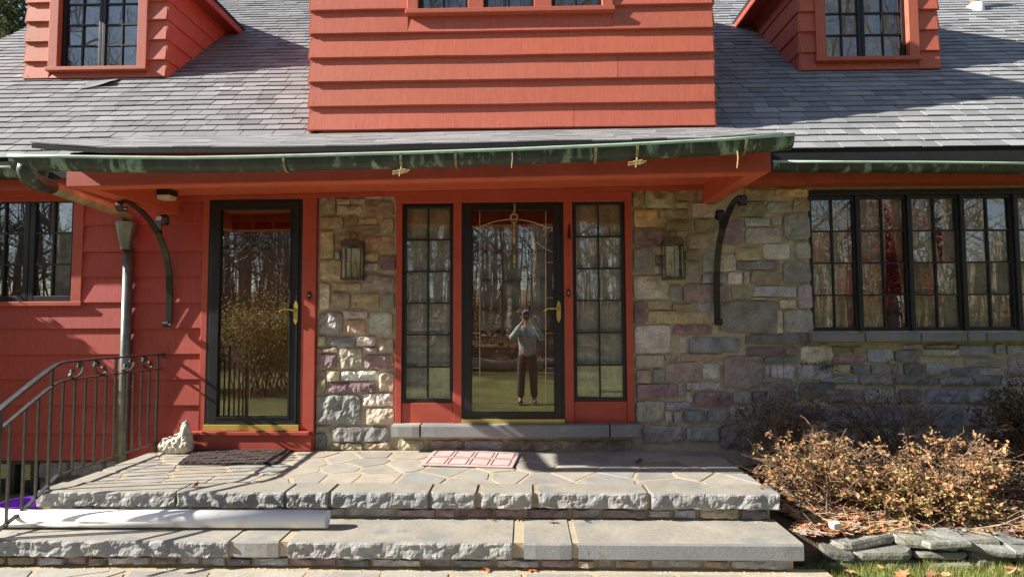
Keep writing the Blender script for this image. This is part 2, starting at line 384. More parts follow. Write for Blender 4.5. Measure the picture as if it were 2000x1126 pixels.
# ------------------------------------------------------------------ stones of the wall
PAL = dict(o=(0.43,0.34,0.20), v=(0.34,0.295,0.195), t=(0.47,0.395,0.28), g=(0.34,0.325,0.29), b=(0.265,0.27,0.268), p=(0.27,0.19,0.18),
           c=(0.58,0.53,0.43), n=(0.32,0.24,0.17), l=(0.51,0.46,0.37), k=(0.44,0.36,0.30), e=(0.36,0.355,0.30), d=(0.20,0.195,0.18), y=(0.50,0.385,0.20),
           m=(0.345,0.30,0.28), w=(0.50,0.51,0.51))
def make_stone(x0, x1, z0, z1, col, y=0.0, relief=0.016, rough=0.020, parent=None, corner=0.22, axis='y', name='stone', seed=None):
    rnd = random.Random(seed if seed is not None else int((x0*131 + z0*977 + x1*17)*1000))
    W, H = x1 - x0, z1 - z0
    j = min(0.012, min(W, H) * 0.08)
    cs = [(x0 + rnd.uniform(0, j), z0 + rnd.uniform(0, j)), (x1 - rnd.uniform(0, j), z0 + rnd.uniform(0, j)),
          (x1 - rnd.uniform(0, j), z1 - rnd.uniform(0, j)), (x0 + rnd.uniform(0, j), z1 - rnd.uniform(0, j))]
    nu = max(5, min(18, int(W / 0.022))); nv = max(5, min(14, int(H / 0.022)))
    cr = corner * rnd.uniform(0.5, 1.2) * min(W, H) * 0.5
    off = rnd.uniform(0, 50); face = rnd.uniform(-0.006, 0.010); tilt = rnd.uniform(-.5, .5); tilt2 = rnd.uniform(-.5, .5)
    vs = []; eu, ev = min(.12, .007 / W), min(.12, .007 / H)
    us = [0.0] + [eu + (1 - 2*eu) * k / (nu - 2) for k in range(nu - 1)] + [1.0]
    vv = [0.0] + [ev + (1 - 2*ev) * k / (nv - 2) for k in range(nv - 1)] + [1.0]
    for jv in range(nv + 1):
        for iu in range(nu + 1):
            u, v = us[iu], vv[jv]
            a, b = 2*u - 1, 2*v - 1
            x = (1-u)*(1-v)*cs[0][0] + u*(1-v)*cs[1][0] + u*v*cs[2][0] + (1-u)*v*cs[3][0]
            z = (1-u)*(1-v)*cs[0][1] + u*(1-v)*cs[1][1] + u*v*cs[2][1] + (1-u)*v*cs[3][1]
            pull = (abs(a) ** 7) * (abs(b) ** 7) * cr
            x -= math.copysign(pull, a); z -= math.copysign(pull, b)
            e = max(abs(a), abs(b))
            x += 0.007 * nz(x + off, z, 1, 16); z += 0.007 * nz(x, z + off, 5, 16)
            dome = 0.62 + 0.38 * (1 - e ** 5)
            if iu in (0, nu) or jv in (0, nv): yy = y + 0.03
            else:
                yy = y - face - relief * dome - rough * dome * (0.5 + nz(x + off, z, 3, 9) + 0.7*nz(x, z + off, 7, 24) + .35*nz(x + off, z, 1, 55)) - 0.012 * (tilt*a + tilt2*b)
            vs.append((x, yy, z))
    w_ = nu + 1
    fs = [(q*w_ + i, q*w_ + i + 1, (q+1)*w_ + i + 1, (q+1)*w_ + i) for q in range(nv) for i in range(nu)]
    tone = rnd.uniform(0.74, 1.32)
    c = tuple(min(0.66, k * tone * rnd.uniform(0.95, 1.05) * q_) for k, q_ in zip(PAL[col], (.98, 1.0, 1.13)))
    mb = MB().add(vs, fs)
    return build(name, mb, M['stone'], parent or stone_wall, smooth=False, color=c)
def stones_from(off, s, data):
    ox, oy = off
    for row in data.split(';'):
        q = row.split()
        if len(q) != 5: continue
        a, b, c, d = [float(t) for t in q[:4]]
        x0, z1 = XZ(ox + a/s - .6, oy + b/s - .6); x1, z0 = XZ(ox + c/s + .6, oy + d/s + .6)
        make_stone(x0, x1, z0, z1, q[4])
stones_from((600, 370), 4.505, '''120 38 262 225 v;270 35 485 72 g;505 35 665 78 t;675 35 768 78 v;270 85 385 140 t;395 85 515 135 k;265 147 490 222 v;
510 92 768 242 n;115 245 330 357 n;340 240 450 302 n;455 255 630 310 o;340 317 645 395 v;655 260 770 395 t;115 370 245 612 o;250 385 498 535 v;
505 405 768 545 o;496 555 635 640 o;640 578 785 717 p;110 620 305 800 o;490 650 632 722 g;250 545 300 615 g;310 545 485 800 v;487 740 770 890 k;
110 822 205 1058 t;215 822 475 895 o;215 908 380 1052 v;390 908 645 1052 o;658 905 778 1057 e''')
stones_from((600, 600), 3.885, '''92 28 272 207 g;277 25 465 88 k;293 95 447 207 o;468 28 657 212 e;85 218 142 294 t;150 220 370 297 b;375 220 527 298 l;545 228 660 347 t;
75 303 232 344 v;80 353 224 467 p;245 306 422 467 l;430 303 537 347 c;427 355 662 470 p;70 476 150 652 v;155 478 252 562 t;256 478 548 557 c;540 490 662 642 t;
163 568 524 647 p;68 662 410 888 g;418 646 660 755 c;440 762 667 888 t;190 898 634 1017 e;60 948 150 1072 d;70 893 182 942 v;178 1023 424 1078 v;434 1018 637 1078 t''')
stones_from((1220, 350), 2.085, '''28 48 75 118 o;78 48 200 122 v;205 42 305 92 n;30 124 132 196 y;138 124 262 165 v;268 98 372 160 k;205 95 263 121 v;30 202 162 271 p;
165 168 275 216 v;280 164 386 218 v;248 222 352 286 t;390 163 480 269 p;424 93 572 156 v;575 93 676 140 e;680 78 750 139 n;485 42 606 90 v;610 42 747 76 y;
482 158 592 194 g;595 153 637 189 l;640 141 754 252 e;485 197 637 266 e;30 277 118 382 g;121 274 156 311 v;121 314 156 346 d;121 350 165 386 e;240 289 308 331 v;
242 334 309 422 k;312 289 376 378 g;379 304 457 380 t;445 277 552 333 o;560 261 674 329 l;690 257 757 326 e;456 334 628 369 d;640 333 762 427 g;510 371 640 433 v;
415 374 478 430 c;481 374 508 430 g;430 433 508 489 v;312 384 412 426 b;31 390 181 490 l;183 429 230 502 e;234 424 426 502 p;520 434 697 480 w;699 427 767 530 m;
512 482 620 492 v;625 489 692 527 t;34 494 86 590 p;89 493 190 532 v;192 507 268 531 o;290 499 352 541 b;89 535 350 590 o;382 495 620 629 m;613 530 641 629 t;643 529 770 629 e;
37 592 190 709 l;193 590 349 636 p;352 586 382 631 t;222 642 253 707 l;257 641 470 707 b;489 631 754 673 d;490 679 707 719 p;709 676 850 749 l;41 711 156 769 v;
160 710 221 739 n;224 708 400 739 n;43 774 111 831 n;115 769 159 827 e;161 744 311 823 k;313 744 391 821 e;394 714 559 851 k;561 721 704 751 b;566 757 588 811 g;590 754 690 812 w;
699 753 850 817 w;44 829 211 893 p;214 825 244 888 b;247 824 391 856 g;249 859 272 906 g;277 858 432 931 p;435 857 512 911 g;515 855 700 912 d;706 822 860 886 d;41 898 161 992 l;
163 904 274 936 b;163 940 192 992 t;195 940 231 992 g;234 936 332 992 b;335 935 420 988 e;68 997 240 1070 e;244 1003 381 1064 g;384 992 520 1100 d;424 915 520 985 g;524 917 640 985 d;524 990 700 1070 d;
645 917 860 985 d;704 990 860 1070 g;562 820 700 850 b''')
# the wall under the big window
rnd = random.Random(11)
def fill_rows(px0, px1, py0, py1, cols, hmin, hmax, wmin, wmax, parent=None, y=0.0):
    yy = py0
    while yy < py1 - 5:
        h = min(rnd.uniform(hmin, hmax), py1 - yy); xx = px0
        while xx < px1 - 6:
            w_ = min(rnd.uniform(wmin, wmax), px1 - xx)
            if px1 - xx - w_ < 12: w_ = px1 - xx
            x0, z1 = XZ(xx + 1.6, yy + 1.6); x1, z0 = XZ(xx + w_ - 1.6, yy + h - 1.6)
            if h > 34 and rnd.random() < 0.4 and w_ > 40:
                zm = z0 + (z1 - z0) * rnd.uniform(.35, .65)
                make_stone(x0, x1, z0, zm - .007, rnd.choice(cols), y=y, parent=parent); make_stone(x0, x1, zm + .007, z1, rnd.choice(cols), y=y, parent=parent)
            else: make_stone(x0, x1, z0, z1, rnd.choice(cols), y=y, parent=parent)
            xx += w_
        yy += h
stones_from((1600, 640), 4.33, '''0 130 80 285 l;92 152 265 215 v;275 152 372 218 v;100 235 380 300 p;388 168 622 290 w;690 135 880 178 g;885 140 1145 170 v;625 185 850 290 g;
860 180 1210 240 e;1150 140 1460 235 b;1215 250 1530 330 e;1470 130 1565 225 g;1570 140 1800 228 b;1580 240 1800 410 m;265 310 420 392 b;425 305 700 395 g;705 300 880 400 d;885 290 1100 400 e;
1105 335 1330 405 b;1335 335 1570 405 g;100 305 258 395 t;0 405 320 460 b;325 405 620 475 g;625 405 1000 480 d;1005 412 1290 480 g;1295 410 1520 480 d;1525 415 1800 490 g''')
fill_rows(1606, 2060, 755, 925, 'gdbegdvm', 24, 46, 40, 105)
fill_rows(2012, 2190, 668, 925, 'gdbegdvm', 24, 46, 40, 105)
for a, b in ((772, 830), (832, 905), (907, 985), (988, 1080), (1083, 1130), (1134, 1180), (1184, 1236)):   # rubble under the door sill
    x0, z1 = XZ(a, 857); x1, z0 = XZ(b, 880); make_stone(x0, x1, z0, z1, rnd.choice('vtvneg'), relief=0.015)

# ------------------------------------------------------------------ stone sills
def slab_front(x0, x1, y0, y1, z0, z1, rock, seed=0):
    """A stone slab; its front (y0) is rock-faced or sawn; the edge wanders a little."""
    W = x1 - x0; nu = max(6, int(W / 0.013)) if rock else max(4, int(W / 0.12)); H = z1 - z0
    rows = [(0.0, 0.012), (0.10, 0.0), (0.26, 0), (0.42, 0), (0.58, 0), (0.74, 0), (0.88, 0.0), (1.0, 0.008)]
    vs = []
    for (t, inset) in rows:
        for i in range(nu + 1):
            x = x0 + W * i / nu; z = z0 + H * t
            y = y0 + inset
            if rock and 0 < t < 1:
                y += 0.030 * noise.voronoi(Vector((x*11 + seed, z*17, seed)))[0][0] - 0.020 - 0.006 * nz(x + 7, seed, z, 45) - 0.008 * nz(x, seed, z, 7)
                z += 0.008 * nz(x, seed + 5, z, 18)
            elif rock:
                y += 0.012 * nz(x, seed, t * 3, 7) + (0.02 * max(0, nz(x, seed + 2, 0, 9)) if t == 0 else 0); 
                if t == 0: z += 0.014 * nz(x, seed, 0, 6)
            else:
                y += 0.0
            ee = min(x - x0, x1 - x)
            if ee < 0.008: y += (0.008 - ee) * 0.6
            vs.append((x, y, z))
    n = nu + 1; k = len(rows)
    fs = [(r*n + i, r*n + i + 1, (r+1)*n + i + 1, (r+1)*n + i) for r in range(k - 1) for i in range(nu)]
    # top sheet with gentle wear, back and bottom
    b0 = len(vs)
    nd = 4
    for q in range(1, nd + 1):
        for i in range(n):
            x = x0 + W * i / nu; y = y0 + 0.01 + (y1 - y0 - 0.01) * q / nd
            vs.append((x, y, z1 + 0.0025 * nz(x, y, seed, 5) * (1 if q < nd else 0)))
    top = [(k - 1) * n + i for i in range(n)]
    for q in range(nd):
        a = top if q == 0 else [b0 + (q - 1) * n + i for i in range(n)]
        b = [b0 + q * n + i for i in range(n)]
        fs += [(a[i], a[i+1], b[i+1], b[i]) for i in range(nu)]
    c = len(vs)
    vs += [(x0, y1, z0), (x1, y1, z0)]
    last = b0 + (nd - 1) * n
    fs.append((last + n - 1, last, c, c + 1))
    fs.append(tuple([c + 1, c] + list(range(0, n))))
    fs.append(tuple([0, c, last] + [b0 + q*n for q in range(nd - 2, -1, -1)] + [top[0]] + [r*n for r in range(k - 2, 0, -1)]))
    fs.append(tuple([n - 1] + [r*n + nu for r in range(1, k - 1)] + [top[-1]] + [b0 + q*n + nu for q in range(nd)] + [c + 1]))
    return MB().add(vs, fs)
BLUE = [(0.285, 0.29, 0.285), (0.31, 0.31, 0.295), (0.26, 0.27, 0.272), (0.32, 0.315, 0.295), (0.295, 0.30, 0.295)]
sz1, sz0 = XZ(1000, 830, -0.15)[1], XZ(1000, 855, -0.15)[1]
for i, (a, b, rk) in enumerate(((764, 818, 0), (822, 1190, 1), (1193, 1251, 0))):
    x0, x1 = XZ(a, 840, -0.15)[0], XZ(b, 840, -0.15)[0]
    mb = slab_front(x0, x1, -0.15, 0.02, sz0, sz1, False, i)
    build('door_sill_stone', mb, M['bluestone'], stone_wall, color=BLUE[2 if i else 4])
wz1, wz0 = XZ(1700, 651, -0.10)[1], XZ(1700, 668, -0.10)[1]
for i, (a, b) in enumerate(((1588, 1690), (1693, 1799), (1802, 1890), (1893, 1927), (1930, 2080))):
    x0, x1 = XZ(a, 660, -0.10)[0], XZ(b, 660, -0.10)[0]
    build('window_sill_stone', slab_front(x0, x1, -0.10, 0.02, wz0, wz1, False, i + 9), M['bluestone'], stone_wall, color=(0.22, 0.225, 0.225))

# ------------------------------------------------------------------ siding boards
def board(x0, x1, z0, z1, y=0.0, proud=0.026, parent=None, seed=0, name='board', mat='red'):
    n = max(3, int((x1 - x0) / 0.12)); vs = []; fs = []
    for i in range(n + 1):
        x = x0 + (x1 - x0) * i / n
        dz = 0.004 * nz(x, seed * 3.1, 0, 1.6) + 0.0015 * nz(x, seed, 1, 9); dy = 0.004 * nz(x, seed * 1.7, 4, 1.3)
        vs += [(x, y + 0.010, z0 + dz), (x, y - proud + dy, z0 + dz), (x, y - proud + dy - .0015, z0 + dz + 0.004), (x, y - 0.006, z1 + 0.012), (x, y + 0.010, z1 + 0.012)]
    for i in range(n):
        for k in range(5):
            fs.append((i*5 + k, (i+1)*5 + k, (i+1)*5 + (k+1) % 5, i*5 + (k+1) % 5))
    fs += [(0, 1, 2, 3, 4), tuple(n*5 + k for k in (4, 3, 2, 1, 0))]
    k_ = random.uniform(.90, 1.08); c_ = RED if mat == 'red' else PALE_RED
    return build(name, MB().add(vs, fs), M[mat], parent, color=(c_[0]*k_, c_[1]*k_*random.uniform(.94, 1.08), c_[2]*k_*random.uniform(.92, 1.1)))
lap = [897, 845.5, 790.5, 740, 691, 641, 591, 541, 491.5, 440, 392, 345]
xa, xb = xL, XZ(402, 700)[0]
wxr = XZ(166, 500)[0]
for i in range(len(lap) - 1):
    z0, z1 = XZ(220, lap[i])[1], XZ(220, lap[i + 1])[1]
    if z0 > lw_z0 - 0.12 and z0 < lw_z1 - .05: board(wxr, xb, z0, z1, parent=siding, seed=i)
    else: board(xa, xb, z0, z1, parent=siding, seed=i)
    if z0 > lw_z0 - 0.12 and z0 < lw_z1 - .05: board(xL, lw_x0 - 0.09, z0, z1, parent=siding, seed=i + 30)
# grey block foundation under the siding, with a basement window
fnd = MB(); fx1 = XZ(300, 930)[0]
bw0, bw1 = XZ(-30, 940)[0], XZ(70, 940)[0]
fnd.box(xL, bw0, 0.03, 0.2, -0.6, -0.1); fnd.box(bw1, fx1 + .3, 0.03, 0.2, -0.6, -0.1)
foundation = build('foundation', fnd, M['concrete'], house, color=(0.16, 0.16, 0.155))
for (a, b, c, d) in ((74, 130, 900, 935), (134, 200, 900, 932), (204, 290, 898, 930), (74, 110, 940, 985), (114, 190, 937, 985), (195, 300, 935, 985)):
    x0, z1 = XZ(a, c); x1, z0 = XZ(b, d); make_stone(x0, x1, z0, z1, 'b', y=0.02, relief=0.008, rough=0.006, parent=foundation, corner=.1)
mb = MB()
for a, b, c, d in ((-30, 70, 898, 906), (-30, -22, 906, 985), (60, 70, 906, 985), (18, 26, 906, 985)):
    x0, z1 = XZ(a, c); x1, z0 = XZ(b, d); mb.box(x0, x1, 0.0, 0.06, z0, z1)
bwin = build('basement_window', mb, M['black'], house)
for a, b in ((-22, 18), (26, 60)):
    x0, z1 = XZ(a, 906); x1, z0 = XZ(b, 985)
    build('pane', MB().add([(x0, .04, z0), (x1, .04, z0), (x1, .04, z1), (x0, .04, z1)], [(0, 1, 2, 3)]), M['glass'], bwin)
build('window_well_back', MB().box(bw0, bw1, 0.5, 0.55, -.6, -.1), M['dark_room'], bwin)

# ------------------------------------------------------------------ windows and doors
def rect_frame(mb, x0, x1, z0, z1, w_, y0, y1):
    mb.box(x0, x0 + w_, y0, y1, z0, z1); mb.box(x1 - w_, x1, y0, y1, z0, z1)
    mb.box(x0 + w_, x1 - w_, y0 + .001, y1 - .001, z0, z0 + w_); mb.box(x0 + w_, x1 - w_, y0 + .001, y1 - .001, z1 - w_, z1)
def sash(x0, x1, z0, z1, y, cols, rows, fw=0.035, mu=0.016, name='window', mat='black', glass='glass', parent=None, zr=None):
    mb = MB(); rect_frame(mb, x0, x1, z0, z1, fw, y - 0.02, y + 0.02)
    s = build(name, mb, M[mat], parent or house, bevel=0.003)
    xi = [x0 + fw + (x1 - x0 - 2*fw) * i / cols for i in range(cols + 1)]
    zi = zr or [z0 + fw + (z1 - z0 - 2*fw) * i / rows for i in range(rows + 1)]
    for x in xi[1:-1]: build('muntin', MB().box(x - mu/2, x + mu/2, y - 0.014, y + 0.014, z0 + fw, z1 - fw), M[mat], s)
    for z in zi[1:-1]:
        for i in range(cols):
            build('muntin', MB().box(xi[i] + (mu/2 if i else 0), xi[i+1] - (mu/2 if i < cols - 1 else 0), y - 0.013, y + 0.013, z - mu/2, z + mu/2), M[mat], s)
    for i in range(cols):
        for k in range(rows):
            a, b, c, d = xi[i] + .002, xi[i+1] - .002, zi[k] + .002, zi[k+1] - .002
            t = [random.uniform(-0.0035, 0.0035) for _ in range(3)]
            yy = [y + .004 - t[0] - t[1], y + .004 + t[0] - t[1], y + .004 + t[0] + t[1], y + .004 - t[0] + t[1]]
            build('pane', MB().add([(a, yy[0], c), (b, yy[1], c), (b, yy[2], d), (a, yy[3], d)], [(0, 1, 2), (0, 2, 3)]), M[glass], s)
    return s
def trim(name, x0, x1, z0, z1, y0, y1, mat='red_trim', parent=None, bevel=0.004):
    return build(name, MB().box(x0, x1, y0, y1, z0, z1), M[mat], parent or house, bevel=bevel)
def wave_cloth(x0, x1, z0, z1, y, waves=6, amp=0.025, seed=0, lean=0.0, gap=None):
    def fn(u, v):
        x = x0 + (x1 - x0) * u
        if lean: x += lean * (v - 0.5) * (z1 - z0)
        return (x, y + amp * math.sin(u * waves * 6.283 + 0.8*nz(u * 3, v, seed, 2)) + amp * 0.6 * nz(x, v, seed, 6), z0 + (z1 - z0) * v)
    return MB().grid(fn, waves * 8, 6)
def curtain(x0, x1, z0, z1, y, label, mat='sheer', waves=6, amp=.025, seed=0, lean=0.0, group=None):
    o = build('curtain', wave_cloth(x0, x1, z0, z1, y, waves, amp, seed, lean), M[mat], smooth=True, base=True)
    return tag(o, label, 'curtain', group)

# left wall window: two casements
mx = XZ(54, 500)[0]
sash(lw_x0, mx - .004, lw_z0, lw_z1, 0.03, 2, 3, 0.05)
sash(mx + .004, lw_x1, lw_z0, lw_z1, 0.03, 2, 3, 0.05)
trim('window_casing', lw_x1 + .001, wxr - .001, lw_z0 - .05, lw_z1 + .03, -0.034, 0.01)
trim('window_sill', lw_x0 - .1, wxr + .015, lw_z0 - .045, lw_z0 - .004, -0.05, 0.03)
trim('window_casing', lw_x0 - .1, wxr, lw_z1 + .002, 2.44, -0.03, 0.01)
curtain(lw_x0 + .5, lw_x1 + .05, lw_z0 - .1, lw_z1 + .1, 0.24, 'grey curtain hanging inside the window left of the downspout', 'sheer', 7, .03, 3)
# big window on the right: five casements
edges = [1580, 1676, 1777, 1880, 1985, 2095]
for i in range(5):
    a, b = XZ(edges[i], 500)[0], XZ(edges[i + 1], 500)[0]
    sash(a + .004, b - .004, z_win0, z_win1 - .0, 0.02, 2, 4, 0.032, 0.014)
for i, e in enumerate(edges[1:5]):
    a = XZ(e, 500)[0]; trim('window_post', a - .02, a + .02, z_win0, z_win1, -0.022, 0.0, 'black', bevel=.003)
trim('window_casing', x_win0, xR, z_win1 + .001, z_win1 + .05, -0.02, 0.05, 'black')
trim('window_casing', XZ(2095, 500)[0], xR, z_win0, z_win1, -0.02, 0.05, 'red_trim')
ex = [XZ(e, 500)[0] for e in edges]
curtain(ex[0] + .02, ex[1] + .30, z_win0 - .1, z_win1 + .1, 0.09, 'tan green drape behind the leftmost sash of the wide window', 'drape', 6, .03, 5)
curtain(ex[2] - .05, ex[2] + .34, z_win0 - .1, z_win1 + .1, 0.10, 'tan green drape behind the third sash of the wide window', 'drape', 4, .035, 6, lean=-.12)
curtain(ex[3] - .12, ex[4] + .5, z_win0 - .1, z_win1 + .1, 0.09, 'tan green drape filling the right end of the wide window', 'drape', 9, .03, 8)

# left storm door
door_l, door_r = XZ(412, 600)[0], XZ(590, 600)[0]
b_z0, b_z1 = XZ(500, 838)[1], XZ(500, 826)[1]
def storm_door(x0, x1, z0, z1, zb, gx0, gx1, gz0, gz1, name, label):
    y0, y1 = -0.055, -0.012
    mb = MB(); mb.box(x0, gx0, y0, y1, zb, z1); mb.box(gx1, x1, y0, y1, zb, z1)
    mb.box(gx0, gx1, y0 + .001, y1 - .001, zb, gz0); mb.box(gx0, gx1, y0 + .001, y1 - .001, gz1, z1)
    d = build(name, mb, M['black'], house, bevel=.004); d['label'] = label
    fr = MB(); rect_frame(fr, gx0 - .012, gx1 + .012, gz0 - .012, gz1 + .012, 0.014, y0 - .008, y0 - .0005)
    build('glass_bead', fr, M['black'], d)
    jm = MB(); e = 0.028
    jm.box(x0 - e, x0 - .002, y0 + .012, 0.01, zb, z1 + e); jm.box(x1 + .002, x1 + e, y0 + .012, 0.01, zb, z1 + e); jm.box(x0 - .002, x1 + .002, y0 + .012, 0.01, z1 + .002, z1 + e)
    build('door_jamb', jm, M['black'], d)
    gp = build('glass_pane', MB().add([(gx0, -0.036, gz0), (gx1, -0.036, gz0), (gx1, -0.036, gz1), (gx0, -0.036, gz1)], [(0, 1, 2, 3)]), M['storm_glass'], d)
    build('brass_kick_strip', MB().box(x0 - e, x1 + e, y0 - .012, 0.0, z0, zb - .002), M['brass'], d, bevel=.003)
    return d
def brass_handle(d, px, py0, py1, lever):
    x, z1 = XZ(px, py0, -.06); z0 = XZ(px, py1, -.06)[1]; w_ = 0.019; y = -0.0555
    pts = [(x - w_*.55, y, z0 + .02), (x, y, z0), (x + w_*.55, y, z0 + .02), (x + w_, y, z0 + .04), (x + w_, y, z1 - .04), (x + w_*.55, y, z1 - .02), (x, y, z1), (x - w_*.55, y, z1 - .02), (x - w_, y, z1 - .04), (x - w_, y, z0 + .04)]
    h = build('handle', MB().prism(pts, (0, -.008, 0)), M['brass'], d)
    zm = z0 + (z1 - z0) * .58
    mb = MB(); mb.tube([(x, y - .006, zm), (x, y - .05, zm)], .010, 8)
    mb.tube([(x, y - .05, zm), (x + lever*.04, y - .055, zm + .012), (x + lever*.10, y - .05, zm + .010), (x + lever*.14, y - .048, zm - .012)], [.009, .008, .007, .005], 8)
    build('lever', mb, M['brass'], h, smooth=True)
dl = storm_door(XZ(416, 600)[0], XZ(586, 600)[0], b_z0, XZ(500, 397)[1], b_z1, XZ(433, 600)[0], XZ(570, 600)[0], XZ(500, 811)[1], XZ(500, 411)[1], 'storm_door',
                'black storm door with one tall pane, left of the stone pier')
brass_handle(dl, 578, 586, 634, -1)
lc0 = XZ(398, 600)[0]
trim('door_casing', lc0 - .0, XZ(416, 600)[0] - .03, -0.02, 2.37, -0.045, 0.011)
trim('door_casing', XZ(586, 600)[0] + .03, x_pier0 - .004, -0.015, 2.37, -0.045, 0.011)
trim('door_casing', XZ(416, 600)[0] - .029, XZ(586, 600)[0] + .029, XZ(500, 397)[1] + .03, 2.368, -0.044, 0.011)
trim('door_threshold', XZ(372, 845)[0], x_pier0 - .03, b_z0 - .035, b_z0 - .002, -0.10, -0.046)
trim('door_riser', XZ(362, 845)[0], x_pier0 - .012, 0.006, b_z0 - .036, -0.08, -0.0465)
# inner wooden doors seen through the storm glass
def wood_door(x0, x1, z0, z1, rows, y=0.10, top_only=False):
    mb = MB(); st = 0.14; cols = 3
    gz0 = z0 + (z1 - z0) * (0.80 if top_only else 0.38); gz1 = z1 - 0.16
    gx0, gx1 = x0 + st, x1 - st
    mb.box(x0, gx0, y, y + .04, z0, z1); mb.box(gx1, x1, y, y + .04, z0, z1); mb.box(gx0, gx1, y + .001, y + .039, z0, gz0); mb.box(gx0, gx1, y + .001, y + .039, gz1, z1)
    xs = [gx0 + (gx1 - gx0) * i / cols for i in range(cols + 1)]; zs = [gz0 + (gz1 - gz0) * i / rows for i in range(rows + 1)]
    for x in xs[1:-1]: mb.box(x - .018, x + .018, y + .002, y + .036, gz0, gz1)
    for z in zs[1:-1]: mb.box(gx0, gx1, y + .004, y + .034, z - .018, z + .018)
    zp = z0 + .12
    for k in range(2):
        a = gx0 + (gx1 - gx0) * k / 2 + .02; b = gx0 + (gx1 - gx0) * (k + 1) / 2 - .02
        mb.box(a, b, y - .012, y + .001, zp, gz0 - .08)
    d = build('inner_wooden_door', mb, M['wood_door'], house, bevel=.004)
    for i in range(cols):
        for k in range(rows):
            build('pane', MB().add([(xs[i] + .02, y + .02, zs[k] + .02), (xs[i+1] - .02, y + .02, zs[k] + .02), (xs[i+1] - .02, y + .02, zs[k+1] - .02), (xs[i] + .02, y + .02, zs[k+1] - .02)], [(0, 1, 2, 3)]), M['glass'], d)
wood_door(XZ(416, 600)[0] - .02, XZ(586, 600)[0] + .02, b_z0, XZ(500, 397)[1], 1, top_only=True)
# entrance: posts, sidelights, storm door
zc0, zc1 = XZ(1000, 826)[1], XZ(1000, 397)[1]
posts = [(775, 787), (886, 903), (1101, 1119), (1221, 1234)]
PX = [(XZ(a, 600)[0], XZ(b, 600)[0]) for a, b in posts]
for i, (a, b) in enumerate(PX): trim('door_post', a + .001, b - .001, zc0, zc1, -0.05, 0.10)
trim('door_header', PX[0][0] - .004, PX[3][1] + .004, zc1 + .001, 2.372, -0.062, 0.10)
for (i, j, zt, zb) in ((0, 1, 400, 785), (2, 3, 396, 782)):
    a, b = PX[i][1], PX[j][0]
    z0, z1 = XZ((posts[i][1] + posts[j][0]) / 2, zb)[1], XZ(1000, zt)[1]
    trim('panel', a + .001, b - .001, zc0 + .001, z0 - .001, -0.035, 0.05)
    sash(a + .003, b - .003, z0, z1, -0.005, 2, 6 if False else 6, 0.030, 0.014, 'sidelight')
    curtain(a + .01, b - .01, z0, z1, 0.045, 'sheer grey curtain behind the sidelight ' + ('left' if i == 0 else 'right') + ' of the entrance door', 'sheer', 4, .012, i + 20)
dc = storm_door(PX[1][1] + .03, PX[2][0] - .03, zc0, zc1 - .028, XZ(1000, 815)[1], XZ(922, 600)[0], XZ(1081, 600)[0], XZ(1000, 803)[1], XZ(1000, 412)[1], 'storm_door',
                'black storm door with leaded glass and hanging JOY letters')
brass_handle(dc, 1091, 586, 630, -1)
cm = MB(); yc = -0.040; r_ = 0.0034
def cpt(px, py): p = PY(px, py, yc); return (p.x, p.y, p.z)
cm.tube([cpt(937, 413), cpt(937, 788)], r_, 4); cm.tube([cpt(1066, 413), cpt(1066, 788)], r_, 4); cm.tube([cpt(923, 788), cpt(1080, 788)], r_, 4)
cm.tube([cpt(937 + 129 * t / 16, 444 - 16 * math.sin(math.pi * t / 16) ** .8) for t in range(17)], r_, 4)
for y in (444, 512, 581, 650, 718):
    cm.tube([cpt(923, y), cpt(937, y)], r_, 4); cm.tube([cpt(1066, y), cpt(1080, y)], r_, 4)
build('leaded_line', cm, M['came'], dc)
wood_door(PX[1][1], PX[2][0], zc0, zc1, 4, y=0.12)
curtain(PX[1][1] + .14, PX[2][0] - .14, zc0 + .85, zc1 - .16, 0.2, 'sheer grey curtain behind the panes of the entrance door', 'sheer', 5, .012, 33)

# ------------------------------------------------------------------ main roof
EAVE_Y = -0.25
RIDGE_Y = 3.8
rx0, rx1 = PR(0, 77).x, 7.5
ca, sa = math.cos(R(43.5)), math.sin(R(43.5))
rf = MB()
th = 0.06
rf.hexa([(rx0, EAVE_Y, roof_z(EAVE_Y) - th - .012), (rx1, EAVE_Y, roof_z(EAVE_Y) - th - .012), (rx1, RIDGE_Y, roof_z(RIDGE_Y) - th - .012), (rx0, RIDGE_Y, roof_z(RIDGE_Y) - th - .012),
         (rx0, EAVE_Y, roof_z(EAVE_Y) - .012), (rx1, EAVE_Y, roof_z(EAVE_Y) - .012), (rx1, RIDGE_Y, roof_z(RIDGE_Y) - .012), (rx0, RIDGE_Y, roof_z(RIDGE_Y) - .012)])
zb = roof_z(RIDGE_Y)
rf.hexa([(rx0, RIDGE_Y + .001, zb - th - .012), (rx1, RIDGE_Y + .001, zb - th - .012), (rx1, 8.0, zb - th - .012 - RS*(8 - RIDGE_Y)), (rx0, 8.0, zb - th - .012 - RS*(8 - RIDGE_Y)),
         (rx0, RIDGE_Y + .001, zb - .012), (rx1, RIDGE_Y + .001, zb - .012), (rx1, 8.0, zb - .012 - RS*(8 - RIDGE_Y)), (rx0, 8.0, zb - .012 - RS*(8 - RIDGE_Y))])
roof = build('roof', rf, M['felt'], house)

